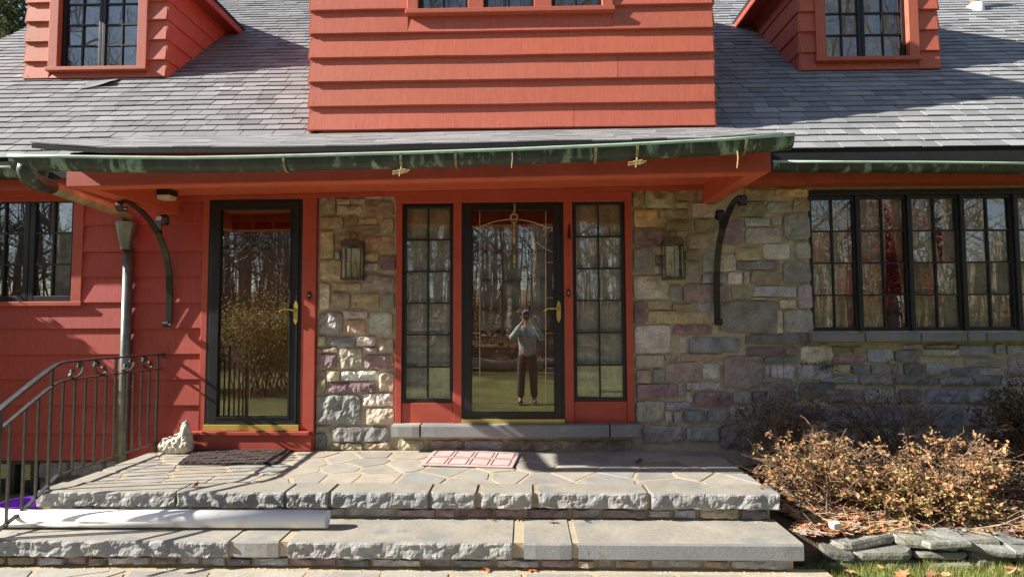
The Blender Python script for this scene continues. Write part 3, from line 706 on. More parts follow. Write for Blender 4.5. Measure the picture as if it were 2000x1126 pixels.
# dormers are laid out before the shingles so that the shingles stop at them
def roof_y(z): return (z - RZ0) / RS
DL = dict(ol=.03, orr=.24, x0=PR(53, 155).x, x1=PR(324, 153).x, y=PR(190, 154).y, zb=PR(190, 154).z, ze=5.32)
DR = dict(ol=.24, orr=.03, x0=PR(1560, 138).x, x1=PR(1837, 139).x, y=PR(1700, 138).y, zb=PR(1700, 138).z, ze=5.26)
DB = dict(ol=.2, orr=.2, x0=XZ(608, 150)[0], x1=XZ(1392, 150)[0], y=-0.005, zb=XZ(1000, 252)[1], ze=5.45)
def under_dormer(x, y):
    for d in (DL, DR, DB):
        if d['x0'] + 0.02 < x < d['x1'] - 0.02 and d['y'] + 0.03 < y < roof_y(d['ze']) + .3: return True
    return False
HX0, HX1 = -3.47, 1.86          # extent of the entrance hood
rs_ = random.Random(5)
EXPO = 0.128
tabs = []
course = 0
slope0 = EAVE_Y / ca - 0.02
s = slope0
while True:
    yb = s * ca
    if yb > RIDGE_Y - .05: break
    x = rx0 - rs_.uniform(0, 0.2)
    while x < rx1:
        w_ = rs_.choice((0.16, 0.2, 0.22, 0.25, 0.28, 0.31)) if rs_.random() < .8 else rs_.uniform(.1, .32)
        xa_, xb_ = max(x, rx0), min(x + w_, rx1)
        x += w_
        if xb_ - xa_ < .03: continue
        xm = (xa_ + xb_) / 2
        if under_dormer(xm, yb) and under_dormer(xa_, yb) and under_dormer(xb_, yb): continue
        if HX0 + .15 < xa_ and xb_ < HX1 - .05 and yb < -0.08: continue
        tone = rs_.gauss(0.228, 0.030) * (1.25 if xm > 1.5 else 1.0)
        tabs.append((xa_, xb_, s + rs_.uniform(-.006, .006), rs_.uniform(0.004, 0.010), tone, yb))
    s += EXPO; course += 1
def tab_points(t):
    xa_, xb_, s, lift, tone, yb = t
    nrm = Vector((0, -sa, ca)); up = Vector((0, ca, sa)); org = Vector((0, 0, RZ0))
    g_ = 0.004
    L_ = EXPO + 0.02
    def pt(x, d, h): return Vector((x, 0, 0)) + org + up * (s + d) + nrm * h
    h0, h1 = lift + 0.002, -0.004
    return [pt(xa_ + g_, 0, h0 - .009), pt(xb_ - g_, 0, h0 - .009), pt(xb_ - g_, L_, h1 - .007), pt(xa_ + g_, L_, h1 - .007), pt(xa_ + g_, 0, h0), pt(xb_ - g_, 0, h0), pt(xb_ - g_, L_, h1), pt(xa_ + g_, L_, h1)]
from bpy_extras.object_utils import world_to_camera_view
def seen(p):
    d = cam_m.transposed() @ (Vector(p) - CAM)
    if d.z > -0.1: return None
    return (1000 + F_PX * d.x / -d.z, 563 - F_PX * d.y / -d.z)
near = []; far = []
for t in tabs:
    p = seen(((t[0] + t[1]) / 2, t[5], roof_z(t[5])))
    vis = p and -10 < p[0] < 2010 and 20 < p[1] < 330 and not (600 < p[0] < 1400 and p[1] > -10)
    (near if vis else far).append(t)
near.sort(key=lambda t: t[5])
near, rest = near[:300], near[300:]
for t in near:
    k = t[4]
    build('shingle', MB().hexa(tab_points(t)), M['shingle'], roof, color=(k * .93, k * .955, k * 1.0))
fm = MB()
for t in far + rest:
    k = t[4]; fm.cur = (k * .93, k * .955, k * 1.0); fm.hexa(tab_points(t))
build('shingle_field', fm, M['shingle_far'], roof, kind='stuff')
# torn shingle lifted under the left dormer
p = PR(205, 165)
mb = MB().grid(lambda u, v: (p.x - .22 + .32*u, p.y - .12 + .17*v + .05*u, roof_z(p.y - .12 + .17*v + .05*u) + .015 + .055*u*u*(1 - v)), 6, 4)
build('shingle', mb, M['shingle'], roof, color=(0.2, 0.2, 0.2))
# vent pipe with its flashing
p = PR(1905, 16)
mb = MB().lathe([(0.11, -0.10), (0.10, 0.04), (0.07, 0.06), (0.062, 0.07)], p, 16)
fl = build('vent_flashing', mb, M['white'], roof, smooth=True)
build('vent_pipe', MB().tube([p + Vector((0, 0, -.05)), p + Vector((0, 0, .45))], .055, 14), M['clay'], fl, smooth=True)
# rake boards and eaves
build('rake_board', MB().hexa([(rx0 + .02, EAVE_Y, roof_z(EAVE_Y) - .22), (rx0 + .06, EAVE_Y, roof_z(EAVE_Y) - .22), (rx0 + .06, RIDGE_Y, zb - .22), (rx0 + .02, RIDGE_Y, zb - .22),
      (rx0 + .02, EAVE_Y, roof_z(EAVE_Y) - .075), (rx0 + .06, EAVE_Y, roof_z(EAVE_Y) - .075), (rx0 + .06, RIDGE_Y, zb - .075), (rx0 + .02, RIDGE_Y, zb - .075)]), M['red_trim'], house)
ez = roof_z(EAVE_Y) - 0.075
for a, b in ((rx0 + .08, HX0 + .04), (HX1 - .10, rx1 - .05)):
    build('eave_fascia', MB().box(a, b, -0.215, -0.19, 2.40, ez), M['red_trim'], house)
    build('eave_soffit', MB().box(a, b, -0.19, 0.008, 2.405, 2.43), M['red_trim'], house)
    build('eave_shade_strip', MB().box(a, b, -0.286, -0.256, 2.49, ez + .015), M['felt'], house)  # dark strip added for the shaded gap; also blocks sun behind the gutter

# ------------------------------------------------------------------ dormers
def dormer(d, laps, px_ref, over=0.24, tag_='dormer', cheeks=True, win=None):
    x0, x1, y, z0, ze = d['x0'], d['x1'], d['y'], d['zb'], d['ze']
    core = MB()
    yb = roof_y(ze) + .1
    core.prism([(x0 + .03, y + .012, z0 - .02), (x0 + .03, yb, ze), (x0 + .03, y + .012, ze)], (.05, 0, 0))
    core.prism([(x1 - .08, y + .012, z0 - .02), (x1 - .08, yb, ze), (x1 - .08, y + .012, ze)], (.05, 0, 0))
    wins = win
    # front core around the windows
    segs = []
    cx = x0 + .03
    for (a, b, c, e) in wins:
        core.box(cx, a, y + .012, y + .07, z0 - .02, ze + .1); core.box(a, b, y + .012, y + .07, z0 - .02, c); core.box(a, b, y + .012, y + .07, e, ze + .1); cx = b
    core.box(cx, x1 - .03, y + .012, y + .07, z0 - .02, ze + .1)
    o = build('dormer', core, M['red'], house, color=PALE_RED)
    wl, wr = wins[0][0], wins[-1][1]; wb = wins[0][2]; wt = wins[0][3]
    tw = d.get('tw', 0.10)
    for i in range(len(laps) - 1):
        a, b = laps[i], laps[i + 1]
        if b > wb - 0.05 and a < wt + 0.12:
            if a < wb - .055:        # the board that the sill cuts
                board(x0 + .002, wl - tw, a, b, y, .036, o, i, mat='red_pale'); board(wr + tw, x1 - .002, a, b, y, .036, o, i + 9, mat='red_pale')
                board(wl - tw + .001, wr + tw - .001, a, wb - .05, y, .034, o, i + 5, mat='red_pale')
            else:
                board(x0 + .002, wl - tw, a, b, y, .036, o, i, mat='red_pale'); board(wr + tw, x1 - .002, a, b, y, .036, o, i + 9, mat='red_pale')
        elif x1 - x0 > 3 and i % 2 == 0:
            xj = x0 + (x1 - x0) * random.uniform(.2, .8)
            board(x0, xj - .0015, a, b, y, .036, o, i, mat='red_pale'); board(xj + .0015, x1, a, b, y, .0355, o, i + 40, mat='red_pale')
        else: board(x0, x1, a, b, y, .036, o, i, mat='red_pale')
    nl = MB()
    for i in range(len(laps) - 1):
        xx = x0 + .04
        while xx < x1:
            if laps[i] < wb - .1 or xx < wl - tw - .02 or xx > wr + tw + .02:
                zz = laps[i] + random.uniform(.022, .034); nl.tube([(xx, y - .030, zz), (xx, y - .0358, zz)], random.uniform(.003, .005), 6)
            xx += random.choice((.06, .38, .41, .40))
    build('nail_heads', nl, M['pipe_old'], o, kind='stuff')
    # side cheeks: boards cut by the roof
    for sd, xe in ((-1, x0), (1, x1)):
        for i in range(len(laps) - 1):
            a, b = laps[i], laps[i + 1]
            ya, yb_ = max(y + .03, roof_y(a) + .02), max(y + .03, roof_y(b) + .02)
            if ya < y + 0.04 and yb_ < y + 0.04: continue
            pr = .022
            pts = [(xe + sd*0.0, y - .026, a), (xe, ya, a), (xe, yb_, b + .01), (xe, y - .010, b + .01)]
            out = [(xe + sd*pr, y - .027, a), (xe + sd*pr, ya, a), (xe + sd*.004, yb_, b + .01), (xe + sd*.004, y - .011, b + .01)]
            mb = MB().add([(q[0] - sd*.03, q[1], q[2]) for q in pts] + out, [(0, 1, 2, 3), (4, 7, 6, 5), (0, 4, 5, 1), (1, 5, 6, 2), (2, 6, 7, 3), (3, 7, 4, 0)])
            build('board', mb, M['red_pale'], o, color=PALE_RED)
    # casing and sill
    xm = (x0 + x1) / 2
    build('window_casing', MB().box(wl - tw, wl, y - .050, y + .05, wb, wt + .1), M['red_pale'], o, bevel=.004, color=PALE_RED)
    build('window_casing', MB().box(wr, wr + tw, y - .050, y + .05, wb, wt + .1), M['red_pale'], o, bevel=.004, color=PALE_RED)
    for k in range(len(wins) - 1):
        build('window_casing', MB().box(wins[k][1], wins[k + 1][0], y - .048, y + .05, wb, wt + .1), M['red_pale'], o, bevel=.004, color=PALE_RED)
    build('window_sill', MB().box(wl - tw - .015, wr + tw + .015, y - .074, y + .05, wb - .045, wb - .001), M['red_pale'], o, bevel=.004, color=PALE_RED)
    # roof of the dormer
    hw = (x1 - x0) / 2; rise = (hw + .2) * 0.72; yf = y - 0.16; ov = {-1: d['ol'], 1: d['orr']}
    rl = MB()
    for sd in (-1, 1):
        e = (xm + sd*(hw + ov[sd]), ze); r_ = (xm, ze + rise)
        ye, yr = roof_y(ze) + .02, roof_y(ze + rise) + .02
        if yr > RIDGE_Y: yr = RIDGE_Y
        lo = [(e[0], yf, e[1] - .03), (r_[0], yf, r_[1] - .03), (r_[0], yr, r_[1] - .03), (e[0], ye, e[1] - .03)]
        rl.hexa(lo + [(q[0], q[1], q[2] + .045) for q in lo])
    build('dormer_roof', rl, M['felt'], o)
    for sd, xe in ((-1, x0), (1, x1)):
        over = ov[sd]; sf = MB()
        if over < .1: continue
        sf.box(min(xe, xe + sd*(over - .02)), max(xe, xe + sd*(over - .02)), yf + .02, roof_y(ze) - .0, ze - .075, ze - .05)
        build('dormer_soffit', sf, M['red_trim'], o)
        sf = MB(); xo = xe + sd*(over - .005)
        sf.box(min(xo, xo - sd*.03), max(xo, xo - sd*.03), yf + .01, roof_y(ze) - .02, ze - .12, ze - .031)
        build('eave_board', sf, M['red_trim'], o)
    gb = MB().prism([(x0, y, ze - .05), (x1, y, ze - .05), (xm, y, ze + rise - .16)], (0, .05, 0))
    build('gable', gb, M['red'], o, color=PALE_RED)
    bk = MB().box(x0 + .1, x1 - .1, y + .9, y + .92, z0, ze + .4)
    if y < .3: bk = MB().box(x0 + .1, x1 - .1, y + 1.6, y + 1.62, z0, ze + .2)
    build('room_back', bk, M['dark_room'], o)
    return o
def laps_at(px, ys, y, top, step=None):
    z = [XZ(px, q, y)[1] for q in ys]
    st = step or (z[-1] - z[0]) / (len(z) - 1)
    while z[-1] < top: z.append(z[-1] + st)
    return z
# wide middle dormer
wz = XZ(1000, 22)[1]; wt = wz + .95
wxs = [(818, 915), (945, 1043), (1077, 1175)]
win = [(XZ(a, 10)[0], XZ(b, 10)[0], wz, wt) for a, b in wxs]
dormer(DB, laps_at(1000, [252, 206, 158, 111, 64, 18], 0, DB['ze'] - .05), 1000, win=win)
for (a, b, c, e) in win:
    sash(a + .003, b - .003, c + .002, e, 0.03, 2, 4, 0.035, 0.016)
for i, (a, b, c, e) in enumerate(win):
    pass
curtain(win[0][0] - .05, win[2][1] + .05, wz - .1, wt, 0.14, 'pale blue blind behind the three windows of the middle dormer', 'blue_blind', 20, .006, 2)
# left and right dormers
for d, (wx, wy, mxp), ys, pxr, nm in ((DL, ((117, 272), 134, 195), [154, 121, 82, 43], 190, 'left'), (DR, ((1610, 1772), 115, 1686), [138, 103, 62, 23], 1700, 'right')):
    y = d['y']
    a, b = XZ(wx[0], wy, y)[0], XZ(wx[1], wy, y)[0]; c = XZ(pxr, wy, y)[1]; e = d['ze'] - .06
    d['tw'] = 0.11
    dormer(d, laps_at(pxr, ys, y, d['ze'] - .05), pxr, win=[(a, b, c, e)])
    m_ = XZ(mxp, wy, y)[0]
    sash(a + .003, m_ - .003, c + .002, e, y + .035, 2, 4, 0.035, 0.016); sash(m_ + .003, b - .003, c + .002, e, y + .035, 2, 4, 0.035, 0.016)
    curtain(a - .05, b + .05, c - .1, e, y + .22, 'pale curtain behind the panes of the ' + nm + ' roof dormer', 'sheer', 6, .03, 12)

# ------------------------------------------------------------------ entrance hood
def hz(x): return 2.20 + (x - HX0) / (HX1 - HX0) * 0.06        # the hood sags to the left
hx0, hx1 = -3.42, 1.78
HY = -1.17
def skew(x0, x1, y0, y1, d0, d1):
    mb = MB()
    mb.hexa([(x0, y0, hz(x0) + d0), (x1, y0, hz(x1) + d0), (x1, y1, hz(x1) + d0), (x0, y1, hz(x0) + d0), (x0, y0, hz(x0) + d1), (x1, y0, hz(x1) + d1), (x1, y1, hz(x1) + d1), (x0, y1, hz(x0) + d1)])
    return mb
hood = build('entrance_hood', skew(hx0 + .02, hx1 - .02, HY + .03, -0.005, 0.165, 0.185), M['red_bounce_lit'], house); hood['label'] = 'underside panel of the entrance hood'
build('beam', skew(hx0 + .137, hx1 - .137, HY + .026, HY + .14, 0.0, 0.16), M['red_bounce_lit'], hood, bevel=.004)
build('beam', skew(hx1 - .136, hx1 - .001, HY + .026, -0.004, 0.001, 0.163), M['red_bounce_lit'], hood, bevel=.004)
build('beam', skew(hx0 + .001, hx0 + .136, HY + .026, -0.004, 0.001, 0.163), M['red_bounce_lit'], hood, bevel=.004)
build('moulding', skew(hx0 + .138, hx1 - .138, HY + .145, HY + .18, 0.124, 0.160), M['red_trim'], hood)
build('moulding', skew(hx0 + .138, hx1 - .138, -.068, -0.006, 0.124, 0.161), M['red_trim'], hood)
build('fascia', skew(hx0, hx1, HY, HY + .025, -0.002, 0.19), M['red_trim'], hood, bevel=.003)
build('fascia', skew(hx0 + .002, hx1 + .04, HY - .0, HY + .024, 0.192, 0.235), M['red_trim'], hood)
for xe in (hx0, hx1 - .024):
    e = MB().prism([(xe, HY + .026, hz(xe) + .164), (xe, -.004, hz(xe) + .164), (xe, -.004, 2.86), (xe, HY + .026, hz(xe) + .26)], (.024, 0, 0))
    build('end_board', e, M['red_trim'], hood)
# hood roof: edge follows the photo, sagging and curling
edge = [(62, 277), (120, 282), (200, 287), (600, 285), (1000, 276), (1420, 267), (1525, 259)]
EY = -1.28
ep = [PY(a, b, EY) for a, b in edge]
def edge_z(x):
    if x <= ep[0].x: return ep[0].z
    for a, b in zip(ep, ep[1:]):
        if x <= b.x: return a.z + (b.z - a.z) * (x - a.x) / (b.x - a.x)
    return ep[-1].z
top_l, top_r = 2.975, 2.995
def hood_pt(x, t, h=0.0):        # t = 0 at the front edge, 1 at the wall line
    zt = top_l + (top_r - top_l) * (x + 3.5) / 5.4
    z = edge_z(x) * (1 - t) + zt * t + 0.006 * nz(x, t, 0, 2.2) + h
    return (x, EY * (1 - t) + 0.035 * t, z)
hr = MB()
n_ = 40
vs = []; 
for i in range(n_ + 1):
    x = ep[0].x + (ep[-1].x - ep[0].x) * i / n_
    vs += [hood_pt(x, 0, -.045), hood_pt(x, 1, -.045), hood_pt(x, 1, -.010), hood_pt(x, 0, -.010)]
fs = []
for i in range(n_):
    for k in range(4): fs.append((i*4 + k, i*4 + (k+1) % 4, (i+1)*4 + (k+1) % 4, (i+1)*4 + k))
fs += [(0, 3, 2, 1), (n_*4, n_*4 + 1, n_*4 + 2, n_*4 + 3)]
build('roof_deck', hr.add(vs, fs), M['felt'], hood)
hs = MB()
nco = 10
for k in range(nco):
    t0, t1 = k / nco, (k + 1.15) / nco
    x = ep[0].x - .01 - rs_.uniform(0, .2)
    while x < ep[-1].x + .02:
        w_ = rs_.choice((.2, .25, .28, .31)); a, b = max(x, ep[0].x - .01), min(x + w_, ep[-1].x + .02); x += w_
        if b - a < .03: continue
        tone = rs_.gauss(0.26, 0.03); hs.cur = (tone, tone, tone * 1.02); lf = rs_.uniform(.002, .007)
        tb = min(t1, 1.0)
        hs.hexa([hood_pt(a + .001, t0, lf - .010), hood_pt(b - .001, t0, lf - .010), hood_pt(b - .001, tb, -.006), hood_pt(a + .001, tb, -.006),
                 hood_pt(a + .001, t0, lf), hood_pt(b - .001, t0, lf), hood_pt(b - .001, tb, 0.001), hood_pt(a + .001, tb, 0.001)])
build('shingles', hs, M['shingle_far'], hood, kind='stuff')

# ------------------------------------------------------------------ gutters, downspout, hangers
def gutter(lip, y_front, wid, dep, name, flat=False):
    """Half-round trough along a polyline of lip points; the lip is a rolled bead."""
    vs = []; fs = []; prof = []
    for k in range(11):
        a = math.pi * k / 10
        prof.append((wid/2 - wid/2*math.cos(a), -dep * math.sin(a) ** 0.8))
    inner = [(0.004 + (wid - .008) / wid * q[0], q[1] * .95 + .0) for q in reversed(prof)]
    loop = prof + inner
    for p in lip:
        for (dy, dz) in loop: vs.append((p.x, y_front + dy, p.z + dz))
    n = len(loop)
    for i in range(len(lip) - 1):
        for k in range(n): fs.append((i*n + k, i*n + (k+1) % n, (i+1)*n + (k+1) % n, (i+1)*n + k))
    for i in (0, len(lip) - 1):
        f = tuple(i*n + k for k in range(11)); fs.append(f if i else f[::-1])
    g_ = build(name, MB().add(vs, fs), M['copper'], house, smooth=False)
    build('rolled_lip', MB().tube([(p.x, y_front, p.z + .003) for p in lip], .0115, 8), M['copper_lip'], g_, smooth=True)
    return g_
GY = -1.40
lipx = [(16, 305), (120, 306), (240, 308), (360, 309), (480, 307), (600, 304), (800, 299), (1010, 292), (1200, 284), (1420, 272.5), (1552, 263)]
lip = [PY(a, b, GY) for a, b in lipx]
gut = gutter(lip, GY, 0.125, 0.088, 'gutter')
gut['label'] = 'green copper gutter along the front of the entrance hood'
for px_, n2 in ((560, 0), (785, 1), (890, 0), (1160, 0), (1240, 1), (1450, 0)):
    i = min(range(len(lipx)), key=lambda k: abs(lipx[k][0] - px_)); p = PY(px_, 0, GY)
    xx = p.x
    for a, b in zip(lip, lip[1:]):
        if a.x <= xx <= b.x: zz = a.z + (b.z - a.z) * (xx - a.x) / (b.x - a.x)
    mb = MB().strap([(xx, GY + .07 - .077*math.cos(math.pi*k/10) - .006, zz - .096*math.sin(math.pi*k/10) ** .8 - .002) for k in range(0, 11)], .018, .004)
    hg = build('hanger_strap', mb, M['pipe_old'], gut)
    if n2:
        mb = MB()
        for (dx, dz, l) in ((0, -.125, .10), (.01, -.135, .06), (-.02, -.142, .07), (.005, -.118, .05)):
            mb.tube([(xx + dx - l/2*1.2, GY + .01, zz + dz), (xx + dx + l/2*1.2, GY + .005, zz + dz + .006)], .006, 5)
        mb.tube([(xx, GY + .01, zz - .09), (xx - .012, GY + .005, zz - .16)], .005, 5)
        build('straw_sprig', mb, M['straw'], hg)
for px_ in (1000, 1440):
    p = PY(px_, 300, GY); mb = MB().tube([p + Vector((0, .0, .02)), p + Vector((.003, -.004, -.03)), p + Vector((-.004, 0, -.10))], .004, 5)
    build('wire_hook', mb, M['straw'], gut)
lipr = [PY(a, b, -0.41) for a, b in ((1510, 316), (1650, 317), (1800, 317.5), (1950, 319), (2080, 321))]
gr = gutter(lipr, -0.41, 0.12, 0.075, 'gutter'); gr['label'] = 'green copper gutter along the eave right of the hood'
lipl = [PY(a, b, -0.41) for a, b in ((-80, 330), (0, 327), (74, 326))]
gl = gutter(lipl, -0.41, 0.12, 0.085, 'gutter'); gl['label'] = 'gutter along the eave left of the hood'
for px_, r_ in ((1655, .03), (1845, .028), (1862, .02)):
    pass
# downspout: elbow at the gutter end, sloping pipe, conductor head, upright pipe
e0 = PY(52, 318, GY + .06); hp = PY(251, 430, -0.075)
pts = [e0 + Vector((0, 0, .0)), e0 + Vector((0.0, .0, -.055)), e0 + Vector((-.004, .03, -.095)), e0 + Vector((-.01, .09, -.115))]
st_ = pts[-1]; en = Vector((hp.x, -0.16, hp.z + .06))
ds = MB().tube(pts + [st_.lerp(en, .15)], [.056, .056, .060, .058, .053], 14)
dsp = build('downspout', ds, M['copper'], house, smooth=True); dsp['label'] = 'downspout running from the hood gutter down the siding'
build('sloping_pipe', MB().tube([st_.lerp(en, .08), en, en + Vector((0, .06, -.02)), Vector((hp.x, hp.y, hp.z - .02))], .049, 14), M['pipe_old'], dsp, smooth=True)
hz1 = XZ(251, 436, -.075)[1]; hz0 = XZ(251, 482, -.075)[1]
build('conductor_head', MB().lathe([(.045, hz0 - hz1 - .03), (.046, hz0 - hz1), (.085, -.03), (.092, 0), (.088, .006), (.06, .008), (.05, -.02)], (hp.x, -0.10, hz1), 14), M['zinc'], dsp)
build('upright_pipe', MB().tube([(hp.x, -0.062, hz0 - .0), (hp.x + .0, -0.062, 0.5), (hp.x + .0, -0.062, -.40)], .042, 16), M['zinc'], dsp, smooth=True)

# ------------------------------------------------------------------ iron scroll brackets
def spiral(c, r0, r1, a0, a1, x, n=16):
    return [(x, c[0] + (r0 + (r1 - r0) * k / n) * math.cos(a0 + (a1 - a0) * k / n), c[1] + (r0 + (r1 - r0) * k / n) * math.sin(a0 + (a1 - a0) * k / n)) for k in range(n + 1)]
def bracket(x):
    main = [(x, -.050, 1.17), (x, -.050, 1.30), (x, -.052, 1.45), (x, -.065, 1.62), (x, -.10, 1.76), (x, -.15, 1.87), (x, -.24, 1.985), (x, -.36, 2.085), (x, -.48, 2.150), (x, -.60, 2.183), (x, -.70, 2.185)]
    foot = spiral((-.086, 1.17), .036, .016, 0, -4.4, x, 14)
    tip = spiral((-.70, 2.135), .05, .018, 1.57, 6.6, x, 16)
    br = [(x, -.21, 1.93), (x, -.235, 2.02), (x, -.235, 2.09)] + spiral((-.165, 2.11), .07, .02, 3.2, -2.2, x, 18)
    mb = MB().strap(foot[::-1] + main[1:] + tip[1:], .055, .012)
    o = build('scroll_bracket', mb, M['iron'], house)
    build('scroll_branch', MB().strap(br, .052, .011), M['iron'], o)
    return o
for x, n in ((-3.335, 'left'), (1.745, 'right')): bracket(x)['label'] = 'black iron scroll bracket under the ' + n + ' end of the hood'

# ------------------------------------------------------------------ porch and steps
FY = -1.29
pl, pr_ = PY(70, 965, FY).x, PY(1524, 962, FY).x

porch = struct(build('porch', MB().box(pl + .05, pr_ - .05, FY + .06, -0.001, -0.42, -0.004), M['porch_mortar']))
S1 = -0.19; FY2 = -1.67; LZ = -0.362
sr_ = PY(1573, 1060, FY2).x
def front_row(px_joints, z, yf, depth, th_, xl, xr, parent, rock_flags, pymid, seed0):
    for i, (a, b) in enumerate(px_joints):
        x0 = xl if a is None else PZ(a, pymid, z).x; x1 = xr if b is None else PZ(b, pymid, z).x
        if a is not None: 
            x0 = PY(a, pymid, yf).x
        if b is not None: x1 = PY(b, pymid, yf).x
        mb = slab_front(x0 + .006, x1 - .006, yf + random.uniform(-.006, .006), yf + depth, z - th_, z + .005, rock_flags[i], seed0 + i)
        es = build('edge_slab', mb, M['bluestone'], parent, color=BLUE[(i * 3 + seed0) % 5])
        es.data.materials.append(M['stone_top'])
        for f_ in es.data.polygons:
            if f_.normal.z > .9: f_.material_index = 1  # upward faces get a warmer tan than the fronts
front_row([(None, 342), (344, 555), (558, 641), (646, 837), (841, 930), (938, 1041), (1049, 1266), (1271, None)], 0.0, FY, 0.22, 0.105, pl, pr_, porch, [1]*8, 962, 3)
# mortar wedges between the edge slabs and the rim of the porch
build('edge_mortar', MB().box(pl + .02, pr_ - .02, FY + .035, FY + .25, -0.10, -0.004), M['porch_mortar'], porch)
# crazy paving behind them
rp = random.Random(21)
def voronoi(x0, x1, y0, y1, n, gap, jitter_seed, stretch=1.5):
    r = random.Random(jitter_seed); pts = []
    tries = 0
    while len(pts) < n and tries < 4000:
        tries += 1
        p = (r.uniform(x0, x1), r.uniform(y0, y1))
        if all(((p[0]-q[0])/stretch)**2 + (p[1]-q[1])**2 > 0.030 * (1.6 if r.random() < .5 else .8) for q in pts): pts.append(p)
    cells = []
    for i, p in enumerate(pts):
        poly = [(x0, y0), (x1, y0), (x1, y1), (x0, y1)]
        for k, q in enumerate(pts):
            if k == i or not poly: continue
            mx_, my_ = (p[0]+q[0])/2, (p[1]+q[1])/2; dx, dy = q[0]-p[0], q[1]-p[1]; L_ = math.hypot(dx, dy)
            dx /= L_; dy /= L_
            off = -gap / 2
            f = lambda t: (t[0]-mx_)*dx + (t[1]-my_)*dy - off
            out = []
            for a, b in zip(poly, poly[1:] + poly[:1]):
                fa, fb = f(a), f(b)
                if fa <= 0: out.append(a)
                if fa * fb < 0: t = fa / (fa - fb); out.append((a[0]+(b[0]-a[0])*t, a[1]+(b[1]-a[1])*t))
            poly = out
        if len(poly) >= 3: cells.append(poly)
    return cells
def soften(poly, r):
    out = []
    n = len(poly)
    for i in range(n):
        a, b, c = Vector(poly[i-1]), Vector(poly[i]), Vector(poly[(i+1) % n])
        l1, l2 = (a-b).length, (c-b).length
        if l1 < .012 or l2 < .012: out.append(b); continue
        k1, k2 = min(.3, r / l1), min(.3, r / l2)
        out += [b + (a-b)*k1, b + ((a-b)*k1 + (c-b)*k2) * .35, b + (c-b)*k2]
    return out
FL = [(0.32, 0.31, 0.28), (0.35, 0.33, 0.285), (0.30, 0.30, 0.285), (0.37, 0.34, 0.285), (0.31, 0.29, 0.265), (0.34, 0.33, 0.295)]
def paving(x0, x1, y0, y1, n, z, parent, seed, gap=.030):
    for poly in voronoi(x0, x1, y0, y1, n, gap, seed):
        q = soften(poly, .018)
        h = rp.uniform(.002, .006); k = rp.uniform(.9, 1.08)
        c = FL[rp.randrange(len(FL))]
        mb = MB(); pts = [(a.x + .006*nz(a.x, a.y, 0, 12), a.y + .006*nz(a.x, a.y, 4, 12), z) for a in q]
        mb.prism([(a, b, z - .02) for a, b, _ in pts], (0, 0, .02 + h))
        build('flagstone', mb, M['bluestone'], parent, color=tuple(t * k for t in c), bevel=.002)
paving(pl + .03, pr_ - .03, FY + .235, -0.09, 62, -0.004, porch, 4)
# risers
def riser(x0, x1, y, z0, z1, parent, seed):
    r = random.Random(seed); x = x0
    while x < x1 - .03:
        w_ = min(r.uniform(.10, .34), x1 - x)
        if x1 - x - w_ < .06: w_ = x1 - x
        make_stone(x + .006, x + w_ - .006, z0 + r.uniform(0, .012), z1 - r.uniform(0, .01), r.choice('dbgvnegp'), y=y, relief=.018, rough=.018, parent=parent, name='riser_stone')
        x += w_
build('riser_mortar', MB().box(pl + .06, pr_ - .06, FY + .065, FY + .12, -.3, -.05), M['mortar'], porch)
riser(pl + .06, pr_ - .06, FY + .062, S1 + .004, -0.106, porch, 2)
# side of the porch over the garden bed
fill_side = random.Random(3)
step = struct(build('lower_step', MB().box(-5.2, sr_ - .05, FY2 + .06, FY + .065, -0.42, S1 - .004), M['porch_mortar']))
front_row([(None, 446), (453, 544), (561, 1002), (1021, 1118), (1128, None)], S1, FY2, 0.44, 0.100, -5.2, sr_, step, [1, 0, 1, 0, 0], 1056, 40)
build('edge_mortar', MB().box(-5.15, sr_ - .03, FY2 + .02, FY2 + .4, S1 - .09, S1 - .001), M['porch_mortar'], step)
build('riser_mortar', MB().box(-5.15, sr_ - .06, FY2 + .064, FY2 + .12, -.42, S1 - .05), M['mortar'], step)
riser(-4.2, sr_ - .06, FY2 + .06, LZ + .004, S1 - .102, step, 5)
path = struct(build('flagstone_path', MB().box(-5.5, 1.85, -4.0, FY2 + .07, -0.45, LZ), M['porch_mortar']))
paving(-4.0, 1.84, -3.1, FY2 - .02, 70, LZ, path, 9)
# flakes of loose mortar along the risers
fk = MB()
rk = random.Random(8)
for k in range(420):
    if rk.random() < .5: x, y, z = rk.uniform(-3.4, 1.7), FY2 + .035 - abs(rk.gauss(0, .022)), LZ
    elif rk.random() < .6: x, y, z = rk.uniform(-3.3, 1.7), FY + .03 - abs(rk.gauss(0, .015)), S1 + .004
    else: x, y, z = rk.uniform(-1.9, 1.0), -.06 - abs(rk.gauss(0, .02)), 0.0
    r = rk.uniform(.003, .012)
    fk.add([(x - r, y, z), (x + r*.7, y - r, z), (x + r, y + r*.6, z), (x, y, z + r*.45)], [(0, 1, 3), (1, 2, 3), (2, 0, 3)])
build('mortar_crumbs', fk, M['porch_mortar'], path, kind='stuff')

